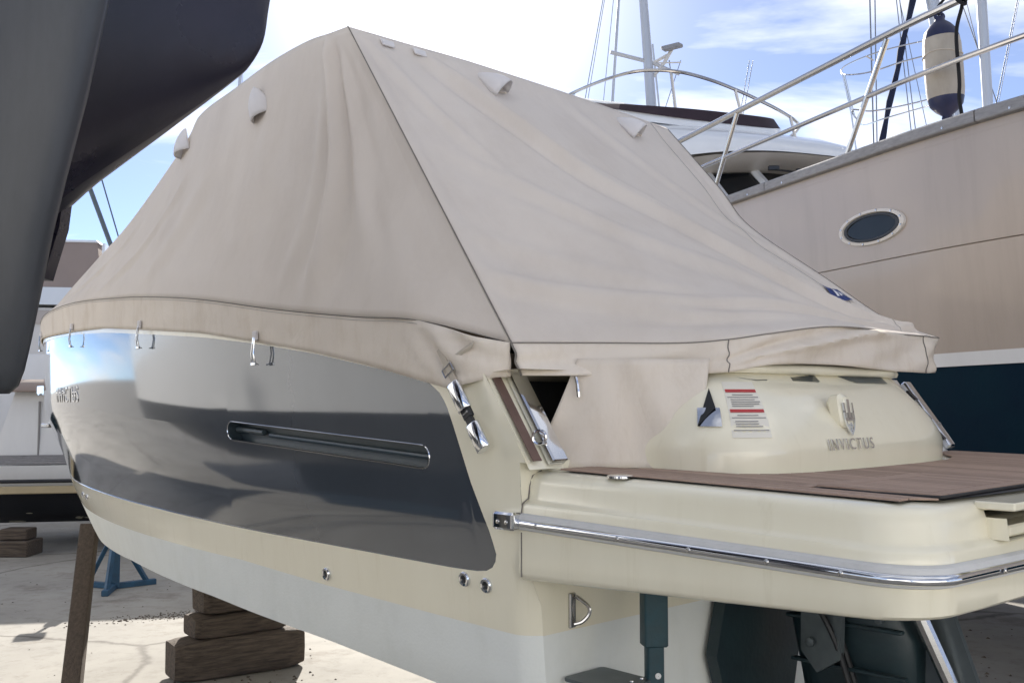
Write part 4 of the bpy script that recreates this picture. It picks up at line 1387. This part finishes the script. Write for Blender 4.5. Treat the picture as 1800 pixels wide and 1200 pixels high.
# porthole
pc_a, pc_z = -.87, 3.275
def ph(ang, ra, rz_, d):
    a = pc_a + ra * math.cos(ang); z = pc_z + rz_ * math.sin(ang)
    return tw(a, plan_w(a, z) - d, z)
angs = np.linspace(0, 2 * math.pi, 40, endpoint=False)
m = MB()
m.grid([[ph(x, .35, .128, 0) for x in angs], [ph(x, .345, .125, .018) for x in angs], [ph(x, .308, .105, .022) for x in angs], [ph(x, .300, .100, .004) for x in angs]], closed=True)
pho = m.build('porthole', 'soffit', trawler)
for k in range(12):
    x_ = 2 * math.pi * (k + .5) / 12
    q = Vector((-.94, -.342, 0)).to_track_quat('Z', 'Y').to_matrix()
    MB().lathe([(.009, 0), (.008, .003), (.001, .004)], ph(x_, .325, .116, .021), 8, q).build('screw', 'steel', pho)
m = MB()
m.grid([[ph(x, .300, .099, .006) for x in angs], [ph(x, .292, .095, .014) for x in angs], [ph(x, .262, .082, .014) for x in angs], [ph(x, .255, .078, .004) for x in angs]], closed=True)
m.build('gasket', 'black', pho)
def almond(x, k=1.0):
    c = math.cos(x)
    return (.26 * k * c, .082 * k * math.copysign(abs(math.sin(x)) ** 1.25, math.sin(x)))
m = MB()
m.v += [tw(pc_a + p[0], plan_w(pc_a + p[0], pc_z + p[1]) - .007, pc_z + p[1]) for p in (almond(x) for x in angs)]
m.f.append(tuple(range(40)))
m.build('glass_pane', 'glass', pho, smooth=0)
# bow rail
def rail_pt(a, z, w_=.02): return tw(a, plan_w(a, 3.74) + w_, z)
rt = MB(); rt.tube([rail_pt(a, 4.62 - .01 * a) for a in np.linspace(-5.6, 1.95, 30)], .026, 10); rt.build('top_rail', 'steel', trawler)
rm = MB(); rm.tube([rail_pt(a, 4.245) for a in np.linspace(-5.6, 1.8, 30)], .019, 10); rm.build('mid_rail', 'steel', trawler)
for a in (-4.6, -2.6, -.62, 1.32, ):
    p = MB(); p.tube([rail_pt(a, 3.85), rail_pt(a - .47, 4.60)], .021, 10)
    p.lathe([(.05, 0), (.05, .012), (.022, .02)], rail_pt(a, 3.858), 12)
    p.build('stanchion', 'steel', trawler)

# superstructure: wheelhouse, windows, flybridge moulding
def ring_plan(a_front, a_back, half, power=2.4, n=26, cw=2.0):
    pts = []
    for k in range(n + 1):
        x = -1 + 2 * k / n
        xx = math.copysign(abs(x) ** .8, x)
        a = a_front + .85 * abs(xx) ** 3.0
        pts.append((a, cw + half * xx))
    return [(a_back, cw - half)] + pts + [(a_back, cw + half)]
def loft(levels, name, material, parent, smooth=40, caps=(False, True), cw=2.0):
    m = MB()
    rows = []
    for af, ab, hw, z, dzb in levels:
        pr_ = ring_plan(af, ab, hw, cw=cw)
        rows.append([tw(a, w_, z + dzb * (a - af)) for a, w_ in pr_])
    m.grid(rows, closed=True)
    n_ = len(rows[0])
    if caps[0]: m.f.append(tuple(range(n_)))
    if caps[1]: m.f.append(tuple((len(rows) - 1) * n_ + k for k in range(n_))[::-1])
    return m.build(name, material, parent, smooth=smooth)
loft([(1.6, 8.0, 1.45, 3.7, 0), (2.1, 8.0, 1.40, 4.12, 0), (2.15, 8.0, 1.38, 4.16, 0)], 'wheelhouse', 'white', trawler)
loft([(2.15, 8.0, 1.36, 4.14, 0), (2.75, 8.0, 1.28, 4.60, 0)], 'window_band', 'glass', trawler)
# mullions
for k, w_ in enumerate((.66, .95, 1.5, 2.5, 3.05)):
    m = MB()
    lo = ring_plan(2.15, 8.0, 1.38); hi = ring_plan(2.75, 8.0, 1.30)
    def at_w(pr_, w2):
        best = min(pr_[1:-1], key=lambda p: abs(p[1] - w2)); return best
    a0, w0 = at_w(lo, w_); a1, w1 = at_w(hi, 2 + (w_ - 2) * .93)
    m.tube([tw(a0, w0, 4.12), tw(a1, w1, 4.62)], .075 if k == 1 else .05, 6)
    m.build('mullion', 'white', trawler)
loft([(2.75, 8.2, 1.30, 4.60, 0), (2.12, 8.2, 1.50, 4.67, 0)], 'brow_soffit', 'soffit', trawler, caps=(False, False), cw=1.9)
loft([(2.10, 8.2, 1.51, 4.675, 0), (2.12, 8.2, 1.52, 4.74, .03), (2.5, 8.2, 1.42, 4.95, .20), (2.95, 8.2, 1.30, 5.12, .32), (3.0, 8.2, 1.28, 5.125, .32)], 'flybridge_moulding', 'white', trawler, smooth=50, cw=1.8)
loft([(3.02, 8.2, 1.12, 5.12, .34), (3.06, 8.2, 1.10, 5.22, .36), (3.2, 8.2, 1.05, 5.23, .36)], 'flybridge_coaming', 'white', trawler, cw=1.48)
loft([(3.05, 6.2, 1.11, 5.215, .36), (3.12, 6.2, 1.06, 5.37, .29), (3.3, 6.2, .9, 5.38, .27)], 'canvas_band', 'maroon', trawler, cw=1.46)
wp = MB()
wp.tube([tw(2.30, 1.45, 4.52), tw(2.25, 1.75, 4.50)], .012, 6); wp.rbox(tw(2.35, 1.45, 4.55), (.12, .05, .05), .01); wp.rbox(tw(2.3, 1.75, 4.53), (.08, .05, .05), .01)
wp.build('wiper', 'black', trawler)
# flybridge rail
fr_ = [tw(a, w_, z) for a, w_, z in ((7.2, .5, 6.40), (6.1, .5, 6.30), (5.1, .52, 6.20), (4.35, .60, 6.115), (4.05, .8, 6.1), (3.75, 1.1, 6.02), (3.70, 1.5, 5.95), (3.78, 1.9, 5.90), (3.78, 2.15, 5.83), (3.80, 2.55, 5.71), (3.89, 2.9, 5.60), (4.1, 3.02, 5.55), (4.5, 3.0, 5.44))]
m = MB(); m.tube(smooth_path(fr_, 8), .022, 8); m.build('flybridge_rail', 'steel', trawler)
for (a, w_, z), dz, da in (((5.6, .51, 6.25), .6, .1), ((3.82, 1.02, 6.04), .75, -.35), ((3.78, 1.9, 5.90), .65, -.4), ((3.84, 2.75, 5.66), .45, -.3)):
    m = MB(); m.tube([tw(a, w_, z), tw(a + da, w_ - .12, z - dz)], .02, 8); m.build('rail_post', 'steel', trawler)
# radar mast with cross arms
mp_ = lambda dx_, z: Vector((1.83 + dx_, 13.0, z))
m = MB(); m.tube([Vector((1.90, 13.0, 5.2)), Vector((1.74, 13.0, 7.6))], [.075, .055], 12); mast = m.build('radar_mast', 'alu', trawler)
m = MB(); m.tube([mp_(-.52, 6.66), mp_(.02, 6.52)], .028, 8); m.tube([mp_(.02, 6.52), mp_(.40, 6.36)], .024, 8); m.build('cross_arm', 'alu', mast)
m = MB(); m.tube([mp_(.03, 6.50), mp_(.24, 6.62)], .022, 8); m.tube([mp_(.05, 6.33), mp_(.20, 6.52), mp_(.30, 6.70)], .024, 8); m.tube([mp_(.03, 6.51), mp_(.42, 6.52)], .010, 6); m.build('bracket', 'soffit', mast)
m = MB(); m.rbox(mp_(.30, 6.73), (.26, .2, .05), .02, Matrix.Rotation(-.25, 3, 'Y') @ Matrix.Rotation(.5, 3, 'X')); m.build('radar_plate', 'grey_timber', mast)

# ------------------------------------------------------------------ fender hanging at the rail
fa, fw_ = -1.40, .22
fc0 = tw(fa, plan_w(fa, 3.74) + fw_, 4.30)
fend = thing('fender', 'dirty cream fender with navy ends hanging beside the steel bow rail', 'fender', fc0 + Vector((0, 0, -.36)))
m = MB()
tilt = Matrix.Rotation(R(-3), 3, 'Y')
m.lathe([(.118, -.205), (.125, -.15), (.128, .0), (.125, .17), (.118, .22)], (0, 0, .36), 28, tilt)
m.build('body', 'fender', fend, smooth=60)
m = MB(); m.lathe([(.119, .218), (.105, .27), (.07, .315), (.035, .345), (.028, .375), (.001, .38)], (0, 0, .36), 28, tilt); m.build('end_cap', 'blue_cap', fend, smooth=60)
m = MB(); m.lathe([(.119, -.203), (.108, -.25), (.075, -.29), (.03, -.325), (.024, -.35), (.001, -.355)], (0, 0, .36), 28, tilt); m.build('end_cap', 'blue_cap', fend, smooth=60)
for zc in (.375, -.345):
    m = MB()
    c0 = tilt @ Vector((0, 0, zc)) + Vector((0, 0, .36))
    m.tube([c0 + Vector((.030 * math.cos(x), 0, .026 * math.sin(x))) for x in np.linspace(0, 2 * math.pi, 14, endpoint=False)], .011, 8, closed=True)
    m.build('eye', 'blue_cap', fend)
m = MB()
m.tube([tilt @ Vector((.129 * math.cos(x), .129 * math.sin(x), .10 + .012 * math.sin(x * 2))) + Vector((0, 0, .36)) for x in np.linspace(0, 2 * math.pi, 24, endpoint=False)], .004, 6, closed=True)
m.build('scuff_cord', 'web', fend)
m = MB()
ptop = tw(-2.6, plan_w(-2.6, 3.74) + .02, 5.30)
m.tube(smooth_path([Vector((-.02, 0, .745)), Vector((-.03, -.01, .79)), Vector((.03, -.04, .88)), ptop - fc0 + Vector((0, 0, .36))], 6), .010, 6)
m.build('hanging_rope', 'rope', fend)
# tall post that carries it
m = MB(); m.tube([tw(-2.6, plan_w(-2.6, 3.74) + .02, 3.8), ptop], .018, 8)
m.build('flag_post', 'steel', trawler)
# black rope knotted on the rail
ra = -1.74
rp0 = rail_pt(ra, 4.62 - .01 * ra)
m = MB()
m.tube(smooth_path([rp0 + Vector((-.03, -.03, .0)), rp0 + Vector((0, -.035, .04)), rp0 + Vector((.035, .0, .0)), rp0 + Vector((.02, -.03, -.04)), rp0 + Vector((-.03, -.03, -.01)), rp0 + Vector((0.01, .02, .045)), rp0 + Vector((.03, .03, -.02)), rp0 + Vector((.0, .06, -.2)), rp0 + Vector((.03, .1, -.5)), rp0 + Vector((.035, .12, -.62)), rp0 + Vector((.06, .12, -.80))], 6), .012, 6)
tag(m.build('mooring_rope', 'rope'), 'black rope knotted round the bow rail and hanging to the deck', 'rope')

# ------------------------------------------------------------------ sailing boats behind: masts and rigging
def W(px, py, Y): return Vector(((px - 900) / 1750.0 * Y, Y, CAM_Z + (708 - py) / 1750.0 * Y))
def rig(name, label, base_px, top_px, Y, r, hull_len, wires, extra=None, rz=0.0, hull=True, cat='sailboat', zdeck=2.6):
    b, t = W(*base_px, Y), W(*top_px, Y)
    d = (t - b) / max(.01, (t.z - b.z))
    foot = b + d * (zdeck - b.z)
    head = b + d * (13.0 - b.z)
    th = thing(name, label, cat, (foot.x, foot.y, 0), rz)
    inv = Matrix.Rotation(-rz, 3, 'Z')
    loc = lambda p: inv @ (Vector(p) - Vector((foot.x, foot.y, 0)))
    m = MB(); m.tube([loc(foot), loc(head)], r, 12); m.build('mast', 'alu', th)
    for (p0, p1, wr) in wires:
        a, c = W(*p0, Y), W(*p1, Y)
        dd = (c - a) / max(.01, abs(c.z - a.z))
        lo = a if a.z < c.z else c
        e = (c - a) / (c.z - a.z)
        lo_pt = a + e * (zdeck + .1 - a.z); hi_pt = a + e * (12.5 - a.z)
        m = MB(); m.tube([loc(lo_pt), loc(hi_pt)], wr, 5); m.build('shroud', 'wire', th)
    if hull:
        hh = bpy.data.objects.new('tmp', None)
        # hull under the mast, bow along local y
        bpy.data.objects.remove(hh)
        lowg = simple_hull_at(th, hull_len, zdeck)
    return th, loc
def simple_hull_at(th, hl, zd):
    # centred hull with fin keel, built in the thing's frame
    before = set(bpy.data.objects)
    simple_hull(th, hl, hl * .32, zd - 1.75, zd - .95, zd, 'navy', 'white')
    for o_ in set(bpy.data.objects) - before:
        for v_ in o_.data.vertices: v_.co.y -= hl * .55
    k = MB(); k.prism([(-.12, -.7, .02), (-.12, .6, .02), (-.12, .9, zd - 1.5), (-.12, -.8, zd - 1.5)], (.24, 0, 0)); k.build('keel', 'navy', th)
rig('sailing_boat', 'sailboat behind the trawler whose mast and pale stays rise left of the radar mast', (1080, 165), (1091, 0), 24, .035, 8.5,
    [((1031, 165), (1061, 0), .010), ((1036, 165), (1064, 0), .008), ((1064, 165), (1081, 0), .008)], rz=R(20))
rig('sailing_boat', 'sailboat far behind the flybridge showing only thin crossing stays', (1160, 150), (1146, 0), 30, .03, 9,
    [((1192, 175), (1168, 0), .012), ((1189, 165), (1173, 0), .010), ((1178, 170), (1234, 0), .012), ((1305, 205), (1344, 0), .012), ((1311, 205), (1350, 0), .012)], rz=R(-25))
th3, loc3 = rig('sailing_boat', 'sailboat behind the bow rail with a thick pale mast and navy furled sail', (1690, 200), (1658, 0), 15, .10, 9.5,
    [((1545, 235), (1544, 0), .012), ((1551, 235), (1553, 0), .010), ((1612, 220), (1593, 0), .008), ((1620, 220), (1599, 0), .008), ((1640, 215), (1600, 0), .006)], rz=R(60))
a, c = W(1560, 238, 15), W(1617, 0, 15)
e = (c - a) / (c.z - a.z)
m = MB()
pth = [a + e * (z - a.z) for z in np.linspace(2.9, 9.5, 26)]
m.tube([loc3(p + Vector((.008 * math.sin(i * 1.7), 0, 0))) for i, p in enumerate(pth)], [.045 + .010 * math.sin(i * 2.3) for i in range(26)], 8)
m.build('furled_sail', 'sailblue', th3)
# pushpit hoops of that boat
hoop = MB()
for z_up, y_ in ((0, 0), (1, 0)):
    pts = [(1490, 118), (1500, 104), (1552, 82), (1612, 66), (1660, 58), (1700, 62), (1665, 80), (1600, 98), (1545, 116), (1505, 122)] if z_up == 0 else \
          [(1518, 205), (1530, 213), (1570, 200), (1640, 180), (1690, 165), (1695, 150), (1640, 168), (1580, 182), (1540, 188), (1508, 186)]
    ys = [10.2, 10.5, 11, 11.3, 11.4, 10.9, 10.3, 9.9, 9.8, 9.9]
    hoop.tube(smooth_path([loc3(W(x, y, Y_)) for (x, y), Y_ in zip(pts, ys)], 6, closed=True), .008, 6, closed=True)
for (x0, y0, x1, y1, Y_) in ((1492, 120, 1506, 190, 10.0), (1495, 122, 1512, 200, 9.95), (1660, 58, 1690, 165, 11.2), (1535, 88, 1548, 96, 10.7), (1506, 190, 1520, 320, 9.9), (1690, 165, 1700, 330, 11.1)):
    hoop.tube([loc3(W(x0, y0, Y_)), loc3(W(x1, y1, Y_))], .008, 6)
hoop.build('pushpit', 'steel', th3)
rig('sailing_boat', 'sailboat at the right edge with a plain grey mast and three stays', (1751, 190), (1745, 0), 17, .085, 9.5,
    [((1742, 95), (1715, 10), .010), ((1738, 85), (1722, 10), .008), ((1764, 180), (1800, 25), .010), ((1768, 180), (1803, 25), .006)], rz=R(35))
rig('sailing_boat', 'sailboat far off whose thin mast tip shows above the cover left of its peak', (412, 155), (414, 110), 30, .05, 8, [((418, 150), (417, 110), .006)], rz=R(-10))

# ------------------------------------------------------------------ yacht with the dark hull end and grey rudder, left foreground
base_ = Vector((-2.7, 1.78, 0))
yl = thing('keel_yacht', 'dark violet yacht hull end overhanging the left corner with a grey rudder', 'yacht', base_)
prof_ = [(-.735, 3.32), (-.742, 3.26), (-.749, 3.20), (-.762, 3.10), (-.796, 3.02), (-.839, 2.965), (-.977, 2.819), (-1.107, 2.688), (-1.188, 2.606), (-1.347, 2.446), (-1.75, 2.22), (-2.2, 2.10), (-2.7, 2.05), (-3.2, 2.05), (-3.6, 2.2), (-3.9, 2.6), (-4.1, 3.2)]
prof_ = [(p.x, p.y) for p in smooth_path([Vector((a, b, 0)) for a, b in prof_], 4)]
ang_y = R(10)
rows_n, rows_f = [], []
for i, (x, zb_) in enumerate(prof_):
    s = (-.735 - x)
    half = 1.45 * (1 - math.exp(-s * .75)) * (1 if x > -3 else max(0.02, 1 - ((-3 - x) / 1.12) ** 2))
    rn, rf = [], []
    ztop = 3.95
    for k in range(17):
        t = k / 16
        a = t * math.pi / 2
        hb_ = half * (math.sin(a) ** .85)
        z = zb_ + (ztop - zb_) * (1 - math.cos(a) ** .9)
        axis_y = 3.0 + (x + .735) * .62
        rn.append(Vector((x, axis_y - hb_, z)) - base_); rf.append(Vector((x, axis_y + hb_, z)) - base_)
    rows_n.append(rn); rows_f.append(rf)
m = MB(); m.grid(rows_n); m.grid(rows_f, flip=True)
m.build('hull_bottom', 'purple_hull', yl, smooth=60)
m = MB()
m.grid([[r_[-1] for r_ in rows_n], [r_[-1] + Vector((0, -.03, .75)) for r_ in rows_n]], flip=True); m.grid([[r_[-1] for r_ in rows_f], [r_[-1] + Vector((0, .03, .75)) for r_ in rows_f]])
m.grid([[r_[-1] + Vector((0, -.03, .75)) for r_ in rows_n], [r_[-1] + Vector((0, .03, .75)) for r_ in rows_f]], flip=True)
m.build('topsides', 'lightgrey', yl)
kl = MB()
kl.prism([Vector((-.55, -.1, .15)), Vector((.55, -.1, .15)), Vector((.8, -.1, 2.15)), Vector((-.8, -.1, 2.15))], (0, .2, 0))
kl.rbox((0, 0, .2), (1.5, .4, .3), .1)
kl.build('keel', 'rudder', yl)
# rudder foil
YR = 2.35
redge = [(205, -60), (196, 0), (165, 160), (130, 312), (110, 405), (92, 510), (76, 600), (66, 650), (56, 678), (40, 692)]
rows = []
for px, py in redge:
    x = (px - 900) / 1750 * YR; z = CAM_Z + (708 - py) / 1750 * YR
    q = min(1.0, (z - 2.0) / .25)
    chord = .62 - .10 * (1 - min(1, (z - 2.0) / 1.0))
    th_ = .072 * (.55 + .45 * q)
    if z < 2.04: th_ *= .6; chord *= .93
    ring = []
    for k in range(28):
        a = 2 * math.pi * k / 28
        cx = (1 - math.cos(a)) / 2            # 0 leading ... 1 trailing
        yt = th_ * 1.0 * (2.2 * math.sqrt(max(cx, 0)) * (1 - cx) ** .8) * (1 if k < 14 else -1)
        dirx = Vector((-.93, -.36, 0)); diry = Vector((.36, -.93, 0))
        ring.append(Vector((x - .03, YR, z)) + dirx * (cx * chord) + diry * yt - base_)
    rows.append(ring)
m = MB(); m.grid(rows, closed=True); m.f.append(tuple((len(rows) - 1) * 28 + k for k in range(28)))
top_ring = [p + Vector((.02, .12, .75)) for p in rows[0]]
m.grid([top_ring, rows[0]], closed=True)
m.build('rudder', 'rudder', yl, smooth=60, label='graphite grey rudder blade in the left foreground')
sk = MB()
sk.prism([Vector((-1.255, 2.75, 2.56)) - base_, Vector((-1.262, 2.75, 2.49)) - base_, Vector((-1.302, 2.75, 2.345)) - base_, Vector((-1.50, 2.75, 2.345)) - base_, Vector((-1.50, 2.75, 2.6)) - base_], (0, .06, 0))
sk.build('skeg', 'purple_hull', yl)

# ------------------------------------------------------------------ neighbour on the port side (seen in the gloss of the panel)
nb = thing('white_yacht', 'white-hulled yacht beyond the left edge mirrored in the slate panel', 'yacht', (-4.9, 2.0, 0), YAW)
simple_hull(nb, 17.0, 3.7, .75, 1.72, 3.6, 'rudder', 'white', stern=.9)
k = MB(); k.prism([(-.15, 3.0, 0.02), (-.15, 5.5, 0.02), (-.15, 6.2, 1.0), (-.15, 2.8, 1.0)], (.3, 0, 0)); k.build('keel', 'navy', nb)

# unseen boats added behind the camera to bounce sunlight onto the stern
for bi, (bx, by, brz, bl_) in enumerate(((11.5, -5.2, 86, 11.0), (.5, -6.0, 97, 9.0))):
    bb = thing('bounce_boat', ('unseen white-sided boat added behind the viewpoint to bounce sunlight, right side', 'unseen white-sided boat added behind the viewpoint to bounce sunlight, left side')[bi], 'boat', (bx, by, 0), R(brz), 'unseen boats added to bounce sunlight')
    simple_hull(bb, bl_, 3.6, .6, 1.0, 4.2, 'antifoul', 'white', stern=.85)
    k = MB(); k.prism([(-.2, 3.0, 0.02), (-.2, 6.5, 0.02), (-.2, 7.0, .9), (-.2, 2.8, .9)], (.4, 0, 0)); k.build('keel', 'navy', bb)

# ------------------------------------------------------------------ boats in the left background
cb_ = thing('small_cruiser', 'small white cabin boat with flaking black bottom on wooden blocks', 'boat', (-7.6, 14.4, 0), R(-78))
hbw = simple_hull(cb_, 6.2, 2.5, .28, .80, 1.16, 'flaking', 'white', stern=.9)
m = MB(); m.rbox((1.20, 2.4, .84), (.10, 4.4, .10), .02); m.build('boot_stripe', 'tanstripe', cb_)
m = MB(); m.tube([(1.28, .2, .96), (1.28, 1.7, .96)], .026, 8); m.build('fender_rail', 'black', cb_)
for k in range(5):
    m = MB(); m.rbox((1.12 - k * .075, 2.6, 1.19 + .02 * k), (.06, 5.0, .03), .008); m.build('deck_board', 'grey_timber', cb_)
m = MB()
m.box((.0, 3.0, 1.68), (1.5, 5.4, .95), taper=.9)
cab = m.build('cabin', 'white', cb_, smooth=0)
for y in (.9, 1.5, 2.6):
    m = MB(); m.rbox((.735, y, 1.65), (.03, .025, .75), .008); m.build('cabin_joint', 'grey_print', cab)
m = MB(); m.tube([(.76, 1.25, 1.95), (.80, 1.28, 1.5)], .018, 6); m.build('grab_handle', 'steel', cab)
m = MB()
m.grid([[(-.95, .3, 2.14), (-.95, 5.6, 2.14)], [(.2, .3, 2.32), (.2, 5.6, 2.36)], [(1.0, .3, 2.16), (1.0, 5.6, 2.2)]])
m.build('awning', 'tan', cab, thick=.03)
wb1 = MB(); wb1.rbox((0, 0, .10), (.5, .45, .2), .02); wb1.rbox((.02, 0, .28), (.36, .3, .14), .02)
o = wb1.build('timber_block', 'wood', loc=(-6.55, 13.3, 0)); tag(o, 'small dark timber blocks stacked under the small cabin boat', 'timber block')
wb1 = MB(); wb1.rbox((0, 0, .19), (.3, .3, .38), .02)
o = wb1.build('timber_block', 'wood', loc=(-6.0, 15.4, 0)); tag(o, 'lone upright timber block in the shade beyond the bow', 'timber block')

cd = thing('cabin_cruiser', 'cabin cruiser with tan canvas enclosure behind the left rudder', 'boat', (-11.5, 19.5, 0), R(-80))
simple_hull(cd, 8.5, 3.0, .5, 1.3, 2.9, 'navy', 'white', stern=.9)
def tier(name, c, size, material, taper=.9, rot=None):
    m = MB(); m.box(c, size, taper=taper, rot=rot); return m.build(name, material, cd, smooth=0)
tier('cabin', (0, 3.6, 3.35), (2.5, 5.6, .9), 'soffit', .93)
tier('window_band', (0, 3.5, 3.62), (2.46, 5.0, .26), 'taupe', .98)
tier('roof', (0, 3.5, 4.02), (2.6, 5.6, .34), 'lightgrey', .92)
tier('canvas_enclosure', (0, 1.7, 4.63), (2.3, 3.6, .9), 'tan', .93)
tier('canvas_top', (0, 1.7, 5.10), (2.2, 3.42, .05), 'white', .97)
tier('canvas_flap', (1.0, 3.52, 4.6), (.5, .06, .9), 'white', .8)
m = MB(); m.tube([(1.15, 3.95, 4.2), (1.15, 3.05, 6.6)], .045, 8); m.tube([(1.2, 4.08, 4.2), (1.2, 3.3, 6.8)], .014, 6); m.build('stay_pole', 'drive_grey', cd)

# ------------------------------------------------------------------ yard props
def beam(p0, p1, h, w_, z0, mt='wood', r=.03, seed=0):
    p0, p1 = Vector((*p0, 0)), Vector((*p1, 0))
    d = p1 - p0
    length = d.length
    m = MB()
    rings = []
    n = 14
    rnd = random.Random(seed)
    for i in range(n + 1):
        x = length * (i / n - .5)
        e = 1 - (.16 if i in (0, n) else .05 if i in (1, n - 1) else 0)
        ring = []
        for k in range(16):
            a = 2 * math.pi * k / 16
            cy = math.copysign(abs(math.cos(a)) ** .24, math.cos(a)) * w_ / 2 * e; cz = math.copysign(abs(math.sin(a)) ** .24, math.sin(a)) * h / 2 * e
            nn = .014 * noise.noise((x * 4 + seed * 7, cy * 9, cz * 9)) + .006 * noise.noise((x * 14 + seed, cy * 30, cz * 30))
            ring.append((x, cy + nn, cz + h / 2 + (nn if cz > 0 else 0)))
        rings.append(ring)
    m.grid(rings, closed=True)
    m.f.append(tuple(range(16))[::-1]); m.f.append(tuple(n * 16 + k for k in range(16)))
    o_ = m.build('timber_baulk', mt, smooth=45)
    o_.location = (p0 + p1) / 2 + Vector((0, 0, z0)); o_.rotation_euler = (0, 0, math.atan2(d.y, d.x))
    return o_
tag(beam((-2.47, 7.32), (-1.66, 7.86), .29, .32, 0, seed=1), 'thick rounded timber at the bottom of the block stack under the hull', 'timber', 'stacked timbers under the keel')
tag(beam((-2.36, 7.40), (-1.80, 7.82), .165, .30, .288, seed=2), 'middle timber with a dark stain in the block stack under the hull', 'timber', 'stacked timbers under the keel')
tag(beam((-2.32, 7.46), (-1.9, 7.78), .185, .28, .452, seed=3), 'short topmost timber of the block stack touching the hull', 'timber', 'stacked timbers under the keel')
tag(beam((-1.2, 9.3), (-.4, 9.9), .6, .3, 0, seed=4), 'timber block further under the hull beyond the stack', 'timber')
# raking timber prop at the bow
m = MB()
p0, p1 = Vector((-3.02, 6.95, 0)), Vector((-3.34, 7.95, 1.02))
ax_ = (p1 - p0).normalized()
rot = Matrix((Vector((1, .1, 0)).normalized(), ax_.cross(Vector((1, .1, 0)).normalized()).normalized(), ax_)).transposed()
m.rbox((0, 0, (p1 - p0).length / 2), (.155, .13, (p1 - p0).length), .012, rot)
m.v = [Vector((0, 0, 0)) + Vector(v_) for v_ in m.v]
L_ = (p1 - p0).length
m = MB(); m.rbox(rot @ Vector((0, 0, L_ / 2)), (.128, .11, L_), .012, rot)
o = m.build('timber_prop', 'wood_v', loc=p0); tag(o, 'long dark timber prop leaning up against the bow', 'timber prop')
# blue jack stand
js = thing('jack_stand', 'blue steel tripod stand on the concrete beyond the bow', 'jack stand', (-4.30, 10.9, 0), R(20))
m = MB(); m.rbox((0, 0, .42), (.11, .11, .8), .01); m.build('post', 'bluepaint', js)
for a in (20, 140, 260):
    d = Vector((math.cos(R(a)), math.sin(R(a)), 0))
    m = MB()
    m.tube([d * .05 + Vector((0, 0, .55)), d * .36 + Vector((0, 0, .03))], .03, 4)
    m.build('brace', 'bluepaint', js)
    m = MB(); m.rbox(d * .22 + Vector((0, 0, .03)), (.46, .07, .06), .008, Matrix.Rotation(R(a), 3, 'Z')); m.build('foot', 'bluepaint', js)
m = MB(); m.tube([(0, 0, .8), (0, 0, 1.0)], .02, 8); m.rbox((0, 0, 1.02), (.22, .22, .05), .01); m.build('screw_pad', 'steel', js)
# dark teal prop post under the platform
def bl(v, u, z): return Vector(BOAT_LOC) + Vector((v * math.cos(YAW) - u * math.sin(YAW), v * math.sin(YAW) + u * math.cos(YAW), z))
pb = bl(-.86, -.10, 0)
ps = thing('prop_post', 'dark teal steel prop post under the swim platform in front of the transom', 'prop post', (pb.x, pb.y, 0), R(10))
m = MB(); m.rbox((0, 0, 1.36), (.080, .065, .30), .008); m.build('sleeve', 'tealpaint', ps)
m = MB(); m.rbox((0, 0, .64), (.056, .05, 1.22), .008); m.build('tube', 'tealpaint', ps)
m = MB(); m.lathe([(.010, 0), (.010, .004), (.001, .005)], (.004, -.026, 1.12), 10, Vector((0, -1, 0)).to_track_quat('Z', 'Y').to_matrix()); m.build('bolt', 'white', ps)
m = MB(); m.rbox((0, 0, .015), (.3, .3, .03), .01); m.build('base_plate', 'tealpaint', ps)

# scattered grit
m = MB()
rnd = random.Random(3)
def chip(x, y, s):
    a = rnd.random() * 6.28
    pts = [(x + s * math.cos(a + k * 2.1) * rnd.uniform(.6, 1.2), y + s * math.sin(a + k * 2.1) * rnd.uniform(.6, 1.2), .001) for k in range(3)]
    m.add(pts + [(x, y, s * .6)], [(0, 1, 3), (1, 2, 3), (2, 0, 3)])
for _ in range(420):
    t = rnd.gauss(.5, .25); chip(lerp(-3.9, -2.5, t) + rnd.gauss(0, .05), lerp(9.2, 9.9, t) + rnd.gauss(0, .09), rnd.uniform(.005, .015))
for _ in range(260):
    chip(rnd.uniform(-8, 1.5), rnd.uniform(6.2, 15), rnd.uniform(.005, .016))
for _ in range(160):
    chip(rnd.gauss(-1.7, .25), rnd.gauss(6.9, .3), rnd.uniform(.006, .022))
for _ in range(200):
    chip(rnd.uniform(2.0, 7), rnd.uniform(5, 9), rnd.uniform(.006, .03))
o = m.build('grit', 'wood', kind='stuff', smooth=0)
o['label'] = 'scattered grit and wood chips on the concrete'; o['category'] = 'grit'
